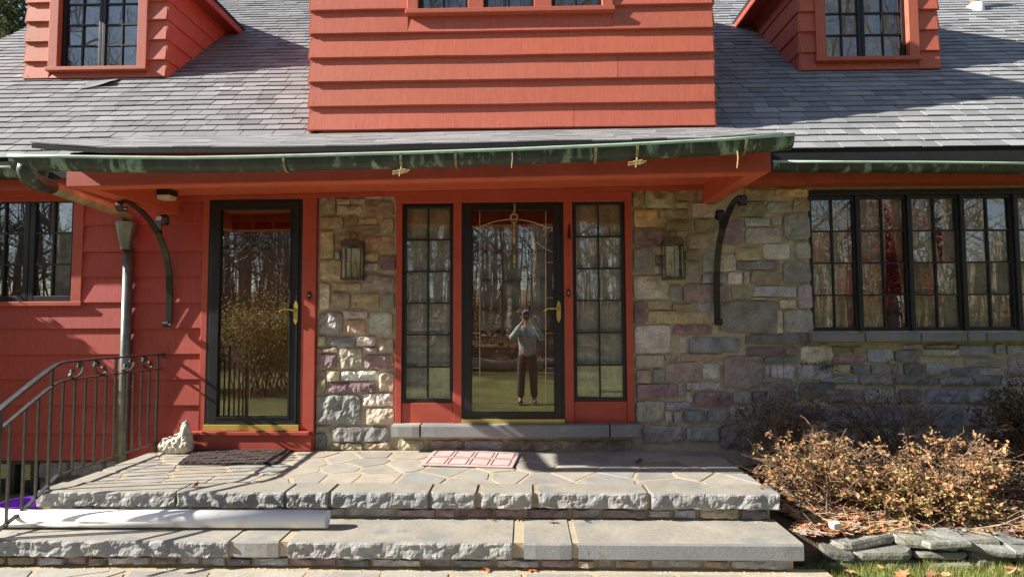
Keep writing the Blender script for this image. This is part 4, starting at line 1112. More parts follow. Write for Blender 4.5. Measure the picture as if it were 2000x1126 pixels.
# ------------------------------------------------------------------ railing
rx = -3.40
rail = tag(empty('railing', (rx, -.6, 0)), 'black wrought iron railing with scrolls on the left porch edge', 'railing')
top = [(rx, -.03, .885), (rx, -.4, .893), (rx, -.8, .897), (rx, -1.16, .897), (rx, -1.22, .885), (rx, -1.30, .845), (rx, -1.42, .775), (rx, -1.62, .655), (rx, -1.85, .50), (rx, -1.95, .43)]
build('top_rail', MB().strap(top, .042, .014, (1, 0, 0)), M['rail_iron'], rail)
low = [(a, b, c - .135) for a, b, c in top]
build('lower_rail', MB().strap(low[0:], .030, .010, (1, 0, 0)), M['rail_iron'], rail)
def rz(y, pts):
    for a, b in zip(pts, pts[1:]):
        if b[1] <= y <= a[1]: return a[2] + (b[2] - a[2]) * (a[1] - y) / (a[1] - b[1])
    return pts[-1][2]
bot = [(rx, -.05, .075), (rx, -1.19, .085), (rx, -1.42, -.06), (rx, -1.95, -.35)]
build('bottom_rail', MB().strap([bot[0], (rx, -.6, .08), (rx, -1.18, .085), (rx, -1.22, .06), (rx, -1.42, -.06), (rx, -1.7, -.17)], .030, .010, (1, 0, 0)), M['rail_iron'], rail)
ys = [-.10 - .105 * k for k in range(16)]
for k, y in enumerate(ys):
    post = k in (0, 5, 11, 15)
    zt = rz(y, top) if post else rz(y, low)
    zb_ = rz(y, bot)
    if k == 0: zb_ = 0.0
    if k == 11: zb_ = 0.0
    r = .0085 if post else .0068
    nme = 'post' if post else 'baluster'
    dx = random.uniform(-.004, .004)
    build(nme, MB().box(rx - r + dx, rx + r + dx, y - r, y + r, zb_, zt - .004), M['rail_iron'], rail)
build('post', MB().box(rx - .012, rx + .012, -1.66, -1.636, S1, .62), M['rail_iron'], rail)
build('wall_knob', MB().tube([(rx, -.06, .885), (rx, -.02, .875), (rx, -.015, .845)], .014, 8), M['rail_iron'], rail)
def scroll(yc, flip):
    zl = rz(yc, low) + .005; h = .105
    pts = [(rx, yc + flip*.135, zl + .048), (rx, yc + flip*.150, zl + .036), (rx, yc + flip*.158, zl + .022), (rx, yc + flip*.150, zl + .008), (rx, yc + flip*.12, zl + .004), (rx, yc + flip*.085, zl + .012),
           (rx, yc + flip*.055, zl + .035), (rx, yc + flip*.045, zl + .065), (rx, yc + flip*.055, zl + .090), (rx, yc + flip*.075, zl + .098), (rx, yc + flip*.09, zl + .085), (rx, yc + flip*.08, zl + .073)]
    pts = [(a_, yc + (b_ - yc)*1.15, zl + (c_ - zl)*1.18) for a_, b_, c_ in pts]
    mb = MB().strap(pts, .020, .011, (1, 0, 0))
    for e_ in (pts[0], pts[-1]): mb.lathe([(.001, -.017), (.012, -.012), (.017, 0), (.012, .012), (.001, .017)], e_, 8)
    return mb
for yc in (-.92, -.36):
    for f in (-1, 1): build('scroll', scroll(yc, f), M['rail_iron'], rail)

# ------------------------------------------------------------------ things on the porch and steps
# white pipe on the lower step
pr = 0.057
a = Vector((-3.62, -1.455, S1 + .008 + pr)); b = Vector((PY(640, 1015, -1.44).x, -1.44, S1 + .008 + pr))
d = (b - a).normalized()
pp = MB(); n = 28; vs = []; fs = []
u = d.cross(Vector((0, 0, 1))).normalized(); wv = u.cross(d)
for (t, r) in ((0, pr - .006), (0, pr), (1, pr), (1, pr - .006)):
    for k in range(n):
        an = 2*math.pi*k/n; vs.append(a.lerp(b, t) + (u*math.cos(an) + wv*math.sin(an)) * r)
for i in range(4):
    for k in range(n): fs.append((i*n + k, i*n + (k+1) % n, ((i+1) % 4)*n + (k+1) % n, ((i+1) % 4)*n + k))
o = build('plastic_pipe', pp.add(vs, fs), M['pvc'], smooth=False, base=True)
for p_ in o.data.polygons: p_.use_smooth = abs(p_.normal.dot(d)) < .5
tag(o, 'long white plastic drain pipe lying on the lower step', 'pipe')
# purple bucket beside the porch
c = Vector((-3.565, -1.13, LAWN_Z))
c = PY(42, 990, -1.18); c = Vector((c.x, -1.18, 0))
hb = PY(42, 979, -1.18).z
mb = MB().lathe([(.0, .004), (.10, .004), (.10, 0), (.125, hb + .40 - .03), (.138, hb + .40 - .03), (.138, hb + .40), (.127, hb + .40), (.118, hb + .38), (.095, .012), (0, .012)], (c.x, c.y, -.40), 28)
bk = build('bucket', mb, M['purple'], smooth=True, base=True); tag(bk, 'purple plastic bucket on the ground beside the left porch corner', 'bucket')
# doormats
def quad_mat(q, z, t, nu, nv, fn):
    def f(u, v):
        p = (Vector(q[0])*(1-u) + Vector(q[1])*u)*(1-v) + (Vector(q[3])*(1-u) + Vector(q[2])*u)*v
        return (p.x, p.y, z + t + fn(u, v))
    return f
q = [PZ(*t, .012) for t in ((347, 905), (536, 905), (572, 875.5), (385, 877))]
q = [(p.x, p.y, 0) for p in q]
f = quad_mat(q, .004, .014, 60, 36, lambda u, v: .004*math.sin(u*150)*math.sin(v*70 + 2*math.sin(u*75)) + .003*math.sin(v*80))
mb = MB().grid(f, 76, 44)
mb.prism([(p[0], p[1], .005) for p in q], (0, 0, .006))
m1 = build('doormat', mb, M['mat_dark'], base=True); tag(m1, 'dark brown woven doormat in front of the left storm door', 'doormat')
q = [PZ(*t, .012) for t in ((821, 907), (1001, 912), (1016, 884), (851, 876))]
q = [Vector((p.x, p.y, 0)) for p in q]
mb = MB().prism([(p.x, p.y, .006) for p in q], (0, 0, .009))
m2 = build('doormat', mb, M['mat_pink'], base=True, bevel=.002); tag(m2, 'faded pink doormat with panel outlines before the entrance door', 'doormat')
def qp(u, v): p = (q[0]*(1-u) + q[1]*u)*(1-v) + (q[3]*(1-u) + q[2]*u)*v; return Vector((p.x, p.y, .0165))
for r_ in range(2):
    for c_ in range(4):
        u0, u1 = .05 + c_*.235, .05 + c_*.235 + .195; v0, v1 = .07 + r_*.46, .07 + r_*.46 + .38
        ln = MB()
        for (s0, s1) in (((u0, v0), (u1, v0)), ((u1, v0), (u1, v1)), ((u1, v1), (u0, v1)), ((u0, v1), (u0, v0))):
            ln.strap([qp(*s0), qp(*s1)], .002, .008, (0, 0, 1))
        build('panel_outline', ln, M['mat_line'], m2)
# rough white rock ornament by the railing
rr = random.Random(2)
bm = bmesh.new()
base = PZ(338, 886, .006)
px = 1 / 235
blobs = [(-22, 14, 17), (-10, 15, 19), (4, 17, 20), (16, 16, 19), (-28, 10, 11), (18, 34, 13), (16, 46, 11), (17, 57, 8.5), (17, 65, 5.5), (9, 38, 9), (-2, 30, 9), (24, 22, 10), (12, 52, 8)]
for (bx_, bz_, br_) in blobs:
    r0 = br_ * px
    ret = bmesh.ops.create_icosphere(bm, subdivisions=3, radius=r0)
    for v in ret['verts']:
        v.co.y *= .8
        v.co += Vector((base.x + bx_*px, base.y + .06, bz_*px + .006))
me = bpy.data.meshes.new('rock_ornament'); bm.to_mesh(me); bm.free()
ro = bpy.data.objects.new('rock_ornament', me); COL.objects.link(ro); me.materials.append(M['white_rock'])
for v in me.vertices: v.co -= Vector((base.x, base.y, 0))
ro.location = (base.x, base.y, 0)
md = ro.modifiers.new('remesh', 'REMESH'); md.mode = 'VOXEL'; md.voxel_size = .007; md.use_smooth_shade = True
tx = bpy.data.textures.new('rock_noise', 'CLOUDS'); tx.noise_scale = .035; tx.noise_depth = 3
md = ro.modifiers.new('rough', 'DISPLACE'); md.texture = tx; md.strength = .035; md.mid_level = .5; md.texture_coords = 'LOCAL'
tag(ro, 'rough white rock ornament with a pointed top beside the railing', 'ornament')
for v in me.vertices: v.co.z = max(v.co.z, 0.004)

# lanterns
def lantern(px, pyt, pyb, pxl, pxr, label):
    c = PY(px, (pyt + pyb) / 2, -.15); x0, x1 = PY(pxl, 500, -.15).x, PY(pxr, 500, -.15).x
    z0, z1 = PY(px, pyb, -.15).z, PY(px, pyt, -.15).z
    w_ = (x1 - x0); dp = .13; yb = -.05; y0 = yb - dp
    L_ = tag(empty('wall_lantern', (c.x, yb, z0)), label, 'lantern', 'lanterns either side of the entrance')
    zr = z1 - .055
    mb = MB(); t = .010
    for x in (x0, x1 - t):
        for y in (y0, yb - t): mb.box(x, x + t, y, y + t, z0 + .02, zr)
    mb.box(x0 - .004, x1 + .004, y0 - .004, yb, z0, z0 + .018); mb.box(x0 - .004, x1 + .004, y0 - .004, yb, zr - .012, zr)
    mb.box(x0 + t, x1 - t, yb - .006, yb - .001, z0 + .02, zr)
    mb.box((x0+x1)/2 - .003, (x0+x1)/2 + .003, y0 + .001, y0 + .007, z0 + .018, zr - .012)
    build('frame', mb, M['oxide'], L_)
    rf_ = MB(); nseg = 8; pts = []
    for k in range(nseg + 1):
        an = math.pi * k / nseg
        pts.append(((x0+x1)/2 - (w_/2 + .006)*math.cos(an), y0 - .006, zr + .055*math.sin(an) ** .7))
    rf_.prism(pts, (0, dp + .006, 0)); build('curved_cap', rf_, M['oxide'], L_)
    ringc = ((x0+x1)/2, zr + .055 + .034)
    build('ring', MB().tube([(ringc[0] + .035*math.cos(a_*.4), (y0 + yb)/2, ringc[1] + .035*math.sin(a_*.4)) for a_ in range(17)], .0045, 6), M['oxide'], L_)
    build('back_plate', MB().box((x0+x1)/2 - .045, (x0+x1)/2 + .045, yb + .001, .03, z0 + .05, zr), M['oxide'], L_)
    build('reflector', MB().box(x0 + t + .008, x1 - t - .008, yb - .012, yb - .007, z0 + .03, zr - .02), M['cream'], L_)
    for s_ in (-.022, .022):
        cx = (x0+x1)/2 + s_; cy = (y0+yb)/2
        cd = build('candle', MB().tube([(cx, cy, z0 + .018), (cx, cy, z0 + .15)], .011, 10), M['candle'], L_, smooth=True)
        build('bulb', MB().lathe([(.004, 0), (.010, .02), (.012, .035), (.006, .06), (.001, .075)], (cx, cy, z0 + .15), 8), M['lamp_glass'], cd, smooth=True)
    for (a_, b_) in (((x0 + t, y0 + .004), (x1 - t, y0 + .004)), ((x0 + .004, y0 + t), (x0 + .004, yb - t)), ((x1 - .004, y0 + t), (x1 - .004, yb - t))):
        build('pane', MB().add([(a_[0], a_[1], z0 + .02), (b_[0], b_[1], z0 + .02), (b_[0], b_[1], zr - .012), (a_[0], a_[1], zr - .012)], [(0, 1, 2, 3)]), M['lamp_glass'], L_)
    return L_
lantern(687, 466, 546, 668, 707, 'dark metal candle lantern on the stone pier between the two doors')
lantern(1315, 462, 545, 1297, 1335, 'dark metal candle lantern on the stone wall right of the entrance')
# doorbells
def doorbell(px, py, label):
    p = PY(px, py, -.052); w_ = .017; h = .042; pts = []
    for k in range(16):
        an = 2*math.pi*k/16; pts.append((p.x + w_*math.cos(an), -.0455 if px < 700 else -.0505, p.z + h*math.sin(an)*(.75 if abs(math.sin(an)) < .9 else .95)))
    o = build('doorbell', MB().prism(pts, (0, -.012, 0)), M['iron'], base=True); tag(o, label, 'doorbell')
    yb = pts[0][1] - .012
    build('button', MB().tube([(p.x, yb, p.z), (p.x, yb - .005, p.z)], .007, 10), M['white'], o)
doorbell(604, 577, 'small black doorbell with white button beside the left storm door')
doorbell(1110, 572, 'small black doorbell with white button beside the entrance door')
# iron hook with an orange cord on the post
p = PY(1112, 465, -.06)
mb = MB().tube([(p.x, -.052, p.z + .13), (p.x, -.06, p.z + .06), (p.x - .004, -.066, p.z), (p.x + .012, -.085, p.z - .012)], [.006, .012, .016, .006], 7)
o = build('door_hook', mb, M['iron'], base=False); tag(o, 'small iron hook with orange cord on the post right of the entrance door', 'hook')
build('cord', MB().tube([(p.x + .002, -.075, p.z - .01), (p.x + .004, -.07, p.z - .10), (p.x + .008, -.068, p.z - .20)], .004, 5), make_mat('orange_cord', (.55, .15, .06), .8, bump=0), o)
# hanging JOY letters
p0 = PY(1004, 396, -.075)
sg = tag(empty('joy_sign', (p0.x, -.075, PY(1004, 525, -.075).z)), 'tan hanging letters spelling JOY over small wooden bars on the entrance door', 'sign')
def letter(ch, py0, py1, parent):
    z1, z0 = PY(1004, py0, -.075).z, PY(1004, py1, -.075).z
    cu = bpy.data.curves.new('letter', 'FONT'); cu.body = ch; cu.extrude = .05; cu.align_x = 'CENTER'; cu.offset = .012
    t = bpy.data.objects.new('tmp', cu); COL.objects.link(t)
    me = bpy.data.meshes.new_from_object(t.evaluated_get(bpy.context.evaluated_depsgraph_get()))
    bpy.data.objects.remove(t)
    ys_ = [v.co.y for v in me.vertices]; xs_ = [v.co.x for v in me.vertices]
    sy = (z1 - z0) / (max(ys_) - min(ys_)); xm_ = (max(xs_) + min(xs_)) / 2; ym_ = min(ys_)
    for v in me.vertices: v.co = Vector(((v.co.x - xm_) * sy * 1.15, -v.co.z * .08 , (v.co.y - ym_) * sy))
    o = bpy.data.objects.new('letter', me); COL.objects.link(o); me.materials.append(M['letter']); place(o, parent, (p0.x, -.075, z0)); return o
bpy.context.view_layer.update()
letter('J', 399, 415, sg); letter('O', 417, 430, sg); letter('Y', 431.5, 444, sg)
build('cord', MB().tube([(p0.x, -.070, PY(1004, 394, -.07).z), (p0.x, -.070, PY(1004, 524, -.07).z)], .0022, 5), M['letter'], sg)
for y0_, y1_, w_ in ((446, 460, .010), (461.5, 475, .011), (497, 513, .010), (518, 522, .007)):
    z1, z0 = PY(1004, y0_, -.075).z, PY(1004, y1_, -.075).z
    build('bar', MB().box(p0.x - w_, p0.x + w_, -.082, -.0725, z0, z1), M['letter'], sg, bevel=.003)
# security light under the hood
p = PY(327, 381, -.30)
o = build('security_light', MB().box(p.x - .06, p.x + .06, -.36, -.24, p.z - .01, p.z + .06), M['iron'], base=True, bevel=.006)
tag(o, 'black security light with cream lens under the hood near the left door', 'light')
build('lens', MB().hexa([(p.x - .055, -.355, p.z - .045), (p.x + .055, -.355, p.z - .045), (p.x + .055, -.27, p.z - .045), (p.x - .055, -.27, p.z - .045), (p.x - .058, -.362, p.z - .011), (p.x + .058, -.362, p.z - .011), (p.x + .058, -.25, p.z - .011), (p.x - .058, -.25, p.z - .011)]), M['cream'], o)
build('mount_arm', MB().tube([(p.x, -.30, p.z + .05), (p.x, -.30, 2.35)], .02, 10), M['iron'], o)

# ------------------------------------------------------------------ garden bed, low stone edging, grass, litter
def bed_z(x, y):
    t = max(0, min(1, (y + 1.42) / .9))
    return -0.27 + 0.13 * t + 0.03 * nz(x, y, 2, 3)
bed = struct(build('garden_bed', MB().grid(lambda u, v: (1.70 + 5*u, -1.44 + 1.46*v, bed_z(1.70 + 5*u, -1.44 + 1.46*v) if v > 0 else -.45), 50, 18), M['soil'], smooth=True))
def flat_rock(x, y, z, lx, ly, h, rz_=0, tilt=(0, 0), col=(0.24, 0.245, 0.22), seed=0):
    r = random.Random(seed); n = 10; pts = []
    for k in range(n):
        an = 2*math.pi*k/n
        cx, cy = math.copysign(abs(math.cos(an)) ** .35, math.cos(an)), math.copysign(abs(math.sin(an)) ** .35, math.sin(an))
        rr_ = r.uniform(.86, 1.08); pts.append((cx*lx/2*rr_, cy*ly/2*rr_))
    vs = []
    for (zz, sc) in ((0, .90), (h*.3, 1.0), (h*.75, 1.0), (h, .93)):
        for k, (a_, b_) in enumerate(pts): vs.append(Vector((a_*sc*(1 + .05*nz(k, zz*40, seed)), b_*sc*(1 + .06*nz(k, zz*30, seed + 3)), zz + .008*nz(a_*8, b_*8, seed + zz))))
    vs += [Vector((0, 0, h*1.02)), Vector((0, 0, 0))]
    fs = [(i*n + k, i*n + (k+1) % n, (i+1)*n + (k+1) % n, (i+1)*n + k) for i in range(3) for k in range(n)]
    fs += [(3*n + k, 3*n + (k+1) % n, 4*n) for k in range(n)] + [((k+1) % n, k, 4*n + 1) for k in range(n)]
    mt = Matrix.Rotation(rz_, 3, 'Z') @ Matrix.Rotation(tilt[0], 3, 'X') @ Matrix.Rotation(tilt[1], 3, 'Y')
    mb = MB().add([mt @ v + Vector((x, y, z)) for v in vs], fs)
    return build('edging_stone', mb, M['stone'], edging, color=col)
edging = tag(empty('stone_edging', (2.6, -1.46, LAWN_Z)), 'low dry-laid stone edging between the garden bed and the lawn', 'stone edging')
er = random.Random(14)
lay = [(0, LAWN_Z - .02, .06), (1, LAWN_Z + .045, .055), (2, LAWN_Z + .10, .065)]
for (ly_, z, h) in lay:
    x = 1.92 + er.uniform(0, .1)
    while x < 4.6:
        w_ = er.uniform(.18, .42)
        flat_rock(x + w_/2, -1.42 + ly_*.022 + er.uniform(-.03, .02), z + er.uniform(-.008, .008), w_, er.uniform(.13, .20), h*er.uniform(.7, 1.15), er.uniform(-.25, .25), (er.uniform(-.10, .12), er.uniform(-.12, .12)),
                  (lambda k_: (0.21*k_, 0.205*k_, 0.175*k_))(er.uniform(.65, 1.25)), er.randrange(9999))
        x += w_ * .98
for (px_, py_, lx, ly_, rz_, tl) in ((1832, 1052, .30, .20, -.1, (.15, -.06)), (1905, 1060, .40, .18, -.35, (.2, .12)), (1985, 1062, .30, .22, .2, (.35, .08))):
    p = PY(px_, py_, -1.40); flat_rock(p.x, -1.40, p.z - .02, lx, ly_, .05, rz_, tl, (0.25, 0.26, 0.235), px_)
# white stone and dark board end by the step corner
p = PY(1630, 1024, -1.40); o = flat_rock(p.x, -1.40, p.z - .02, .07, .05, .035, .3, (0, 0), (.65, .63, .58), 77); o.name = 'white_pebble'

def leaf_quad(mb, p, size, rnd_, flat=1.0, asp=.55):
    a = rnd_.uniform(0, 6.283); el = rnd_.gauss(0, .55) * flat
    d = Vector((math.cos(a)*math.cos(el), math.sin(a)*math.cos(el), math.sin(el)))
    s_ = d.cross(Vector((rnd_.gauss(0, .5), rnd_.gauss(0, .5), 1))).normalized()
    n_ = s_.cross(d)
    m = p + d*size*.5 + n_*size*.12
    mb.add([p, m + s_*size*asp*.5, p + d*size, m - s_*size*asp*.5], [(0, 1, 2), (0, 2, 3)])
LEAFC = [(0.55, 0.32, 0.16), (0.50, 0.25, 0.12), (0.60, 0.38, 0.20), (0.56, 0.42, 0.17), (0.40, 0.19, 0.095), (0.60, 0.44, 0.22), (0.58, 0.30, 0.16), (0.62, 0.36, 0.22)]
GREENISH = [(0.44, 0.43, 0.13), (0.36, 0.39, 0.11), (0.52, 0.47, 0.17)]
def azalea(root, rx_, ry_, h, nstem, seed, label, leafn=9, lean=(0, 0), dens=1.0, colors=None, green=.15, group=None):
    r = random.Random(seed); root = Vector(root)
    o = tag(empty('azalea_bush', root), label, 'bush', group)
    st = MB(); lv = MB()
    for k in range(nstem):
        b0 = root + Vector((r.gauss(0, rx_*.22), r.gauss(0, ry_*.22), -.02))
        a = r.uniform(0, 6.283); q = math.sqrt(r.random())
        tip = root + Vector((math.cos(a)*rx_*q + lean[0]*r.random(), math.sin(a)*ry_*q + lean[1]*r.random(), h*(1 - .55*q*q)*r.uniform(.62, 1.08)))
        pts = [b0.lerp(tip, t) + Vector((r.gauss(0, .02), r.gauss(0, .02), .08*math.sin(t*3.1)*h)) for t in (0, .33, .66, 1)]
        st.tube(pts, [.006, .005, .0035, .002], 4, cap=False)
        for s_ in range(r.randint(4, 7)):
            t = r.uniform(.5, 1); i = min(2, int(t*3)); base_ = pts[i].lerp(pts[i+1], t*3 - i)
            dv = Vector((r.gauss(0, 1), r.gauss(0, 1), r.gauss(.3, .7))).normalized() * r.uniform(.05, .16)
            st.tube([base_, base_ + dv*.6 + Vector((0, 0, .01)), base_ + dv], [.0028, .002, .0012], 3, cap=False)
            if r.random() > dens: continue
            for cl in (.45, .75, 1.0):
                cp = base_ + dv*cl
                if cp.z < bed_z(cp.x, cp.y) + .02: continue
                big = r.uniform(.7, 1.5)
                for q_ in range(r.randint(leafn // 3, leafn // 2 + 2)):
                    c = r.choice(GREENISH) if r.random() < green else r.choice(colors or LEAFC); f_ = r.uniform(.75, 1.1)
                    lv.cur = tuple(t_ * f_ for t_ in c)
                    leaf_quad(lv, cp + Vector((r.gauss(0, .012), r.gauss(0, .012), r.gauss(0, .012))), big * r.uniform(.018, .034), r)
    build('stems', st, M['twig'], o); build('leaves', lv, M['leaf'], o, kind='stuff')
    return o
azalea((2.35, -.92, -.2), .70, .44, .62, 105, 1, 'dry-leaved azalea bush at the right corner of the porch', 9, green=.08, lean=(-.2, 0), dens=.42)
azalea((3.10, -.86, -.18), .74, .36, .54, 115, 2, 'orange-brown azalea bush in the middle of the garden bed', 9, green=.03, dens=.42)
azalea((2.72, -1.12, -.22), .5, .22, .30, 45, 3, 'low yellowing azalea in front of the other bushes by the stone edging', 10, green=.25)
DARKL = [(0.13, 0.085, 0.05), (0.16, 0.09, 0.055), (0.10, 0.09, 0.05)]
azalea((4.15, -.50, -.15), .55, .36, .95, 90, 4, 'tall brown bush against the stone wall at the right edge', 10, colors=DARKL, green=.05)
azalea((4.05, -1.0, -.2), .5, .34, .42, 55, 5, 'nearly bare low bush at the right end of the bed', 6, dens=.15)
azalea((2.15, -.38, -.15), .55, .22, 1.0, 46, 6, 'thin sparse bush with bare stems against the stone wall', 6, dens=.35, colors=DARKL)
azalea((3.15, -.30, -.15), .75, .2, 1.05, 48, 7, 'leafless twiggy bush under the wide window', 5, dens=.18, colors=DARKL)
# small green tuft growing from the wall
p = PY(1612, 715, -.04); r = random.Random(6); mb = MB()
for k in range(90):
    c = (.07, .14, .03); f_ = r.uniform(.7, 1.3); mb.cur = tuple(t*f_ for t in c)
    leaf_quad(mb, Vector((p.x + r.gauss(0, .05), -.035 - abs(r.gauss(0, .03)), p.z + r.gauss(0, .03))), r.uniform(.02, .045), r, asp=.3)
wf = tag(empty('wall_plant', (p.x, -.03, p.z)), 'small green tuft growing out of the stone wall below the window', 'plant')
build('leaves', mb, M['leaf'], wf, kind='stuff')
# leaf litter
r = random.Random(31); lt = MB()
def star_leaf(mb, p, size, r, up=.3):
    """A curled lobed leaf."""
    a0 = r.uniform(0, 6.283); n = 7; vs = [Vector(p) + Vector((0, 0, r.uniform(.004, .012)))]
    tl = (r.gauss(0, up), r.gauss(0, up))
    for k in range(2*n):
        an = a0 + math.pi*k/n; rad = size*(.55 if k % 2 else 1.0)*(1.15 if k == 0 else r.uniform(.75, 1.0))*.5
        dx, dy = math.cos(an)*rad, math.sin(an)*rad*.8
        vs.append(Vector(p) + Vector((dx, dy, max(.002, .012 + dx*tl[0] + dy*tl[1] + r.uniform(0, .22)*rad))))
    mb.add(vs, [(0, 1 + k, 1 + (k+1) % (2*n)) for k in range(2*n)])
LIT = [(0.42, 0.21, 0.10), (0.52, 0.30, 0.16), (0.44, 0.18, 0.08), (0.56, 0.38, 0.24), (0.32, 0.16, 0.09), (0.60, 0.47, 0.36)]
for k in range(4200):
    x = r.uniform(1.82, 5.0); y = -1.38 + abs(r.gauss(0, .45))
    if y > -.05: continue
    lt.cur = tuple(t*r.uniform(.7, 1.15) for t in r.choice(LIT))
    star_leaf(lt, (x, y, bed_z(x, y) + r.uniform(0, .03)), r.uniform(.035, .095), r)
for k in range(160):
    x = r.uniform(1.85, 4.6); y = r.uniform(-2.6, -1.55)
    lt.cur = tuple(t*r.uniform(.8, 1.15) for t in r.choice(LIT))
    star_leaf(lt, (x, y, LAWN_Z + .02 + r.uniform(0, .02)), r.uniform(.05, .11), r)
for k in range(700):                       # straw and needles in the bed
    x = r.uniform(1.85, 4.6); y = r.uniform(-1.35, -.5); z = bed_z(x, y) + .03; a = r.uniform(0, 6.283); L_ = r.uniform(.06, .30)
    lt.cur = (.42, .32, .20); dx, dy = math.cos(a)*L_, math.sin(a)*L_
    lt.tube([(x, y, z), (x + dx, y + dy, z + r.uniform(-.01, .12))], .0022, 3, cap=False)
o = build('leaf_litter', lt, M['litter'], kind='stuff'); tag(o, 'dry brown leaves covering the garden bed and lawn edge', 'leaves')
# single leaves on the stone
spots_ = [(1038, 1112, LZ, .10, 'orange curled leaf on the path below the steps'), (1076, 1022, S1, .055, 'orange leaf on the lower step near the middle joint'), (1143, 1020, S1, .05, 'red-brown leaf on the lower step beside the mortar joint'),
          (1248, 905, .004, .07, 'dark brown leaf on the shaded part of the porch'), (1040, 879, .004, .045, 'small red leaf on the porch behind the pink doormat'), (382, 952, .004, .05, 'dark red leaf at the front of the porch near the railing'),
          (484, 882, .022, .03, 'tiny orange leaf on the brown doormat'), (980, 884, .018, .03, 'tiny red leaf on the corner of the pink doormat'), (948, 1116, LZ, .06, 'pale brown leaf on the path left of the orange leaf'),
          (1322, 905, .004, .05, 'brown leaf on the shaded porch toward the right corner'), (960, 1018, S1, .04, 'small brown leaf at the back of the lower step'), (1625, 1112, LZ, .08, 'tan leaf on the grass beside the path')]
for i, (px_, py_, z, sz, lb) in enumerate(spots_):
    p = PZ(px_, py_, z); mb = MB(); mb.cur = [(0.45, 0.15, 0.05), (0.38, 0.12, 0.05), (0.22, 0.08, 0.05), (0.10, 0.06, 0.04)][i % 4]
    star_leaf(mb, (p.x, p.y, z + .006), sz * 1.35, r, .8)
    tag(build('fallen_leaf', mb, M['litter'], base=True), lb, 'leaf', 'fallen leaves on the stonework')
# grass
gb = MB(); r = random.Random(77)
for k in range(30000):
    x = r.uniform(1.80, 4.4); y = -1.45 - 1.6 * r.random() ** 1.4
    if x < 1.9 and r.random() < .5: continue
    h = r.uniform(.03, .085); a = r.uniform(0, 6.283); ww = r.uniform(.0015, .003); lx, ly_ = r.gauss(0, .022), r.gauss(0, .022)
    c = r.choice([(0.17, 0.25, 0.045), (0.24, 0.31, 0.06), (0.30, 0.33, 0.09), (0.36, 0.32, 0.14)]); f_ = r.uniform(.8, 1.2)
    gb.cur = tuple(t*f_ for t in c); dx, dy = math.cos(a)*ww, math.sin(a)*ww; z = LAWN_Z - .02
    gb.add([(x - dx, y - dy, z), (x + dx, y + dy, z), (x + lx, y + ly_, z + h)], [(0, 1, 2)])
tag(build('grass', gb, M['grass'], kind='stuff'), 'short green grass below the stone edging', 'grass')

# ------------------------------------------------------------------ evergreen shrubs left of the house front (they shade the lower siding)
def foliage_ball(mb, c, rad, n, r, size, cols):
    for k in range(n):
        d = Vector((r.gauss(0, 1), r.gauss(0, 1), r.gauss(0, 1))).normalized() * (r.random() ** .35)
        p = Vector(c) + Vector((d.x*rad[0], d.y*rad[1], d.z*rad[2]))
        mb.cur = tuple(t*r.uniform(.7, 1.2) for t in r.choice(cols))
        leaf_quad(mb, p, size*r.uniform(.7, 1.3), r)
for (x, y, hh, lb) in ((-6.0, -.20, 2.56, 'dark evergreen shrub beyond the left end of the steps'), (-7.2, -.35, 2.7, 'taller dark evergreen shrub beyond the left corner of the house')):
    r = random.Random(int(hh*10)); o = tag(empty('evergreen_shrub', (x, y, LAWN_Z)), lb, 'shrub', 'evergreen shrubs left of the house')
    mb = MB(); foliage_ball(mb, (x, y, LAWN_Z + hh*.5), (.56, .40, hh*.475), 9000, r, .06, [(.03, .06, .02), (.045, .075, .025)])
    build('foliage', mb, M['leaf'], o, kind='stuff')
    def core(u, v):
        a, b_ = u*6.2832, (v - .5)*3.1416; k_ = .90 + .10*nz(math.cos(a)*3, math.sin(a)*3, b_*3 + hh)
        return (x + .58*k_*math.cos(a)*math.cos(b_), y + .42*k_*math.sin(a)*math.cos(b_), LAWN_Z + hh*.5 + hh*.485*k_*math.sin(b_))
    cm_ = MB(); cm_.cur = (.03, .05, .02); build('shade_core', cm_.grid(core, 40, 24), M['leaf'], o)  # solid core added inside so the shrub casts full shade
    build('trunk', MB().tube([(x, y, LAWN_Z - .05), (x + .05, y, LAWN_Z + hh*.5), (x, y + .04, LAWN_Z + hh*.85)], [.05, .035, .01], 7), M['bark'], o)

# ------------------------------------------------------------------ woods facing the house (seen in the glass)
def grow(mb, p, d, L_, rad, lvl, r, maxl):
    n = 3; pts = [p]; dd = d.copy()
    for i in range(n):
        dd = (dd + Vector((r.gauss(0, .10), r.gauss(0, .10), r.gauss(.03, .06)))).normalized(); pts.append(pts[-1] + dd*L_/n)
    mb.tube(pts, [rad*(1 - .45*i/n) for i in range(n + 1)], 6 if lvl == 0 else (4 if lvl < 3 else 3), cap=False)
    if lvl >= maxl: return
    kids = r.randint(5, 7) if lvl == 0 else r.randint(3, 4)
    for k in range(kids):
        t = r.uniform(.38 if lvl == 0 else .2, 1.0); i = min(n - 1, int(t*n)); b_ = pts[i].lerp(pts[i+1], t*n - i)
        ax = Vector((r.gauss(0, 1), r.gauss(0, 1), r.gauss(0, .4))).normalized()
        nd = (dd*.75 + ax*.8 + Vector((0, 0, .15))).normalized()
        grow(mb, b_, nd, L_*r.uniform(.42, .66), rad*.42, lvl + 1, r, maxl)
    grow(mb, pts[-1], dd, L_*.6, rad*.5, lvl + 1, r, maxl)
protos = []
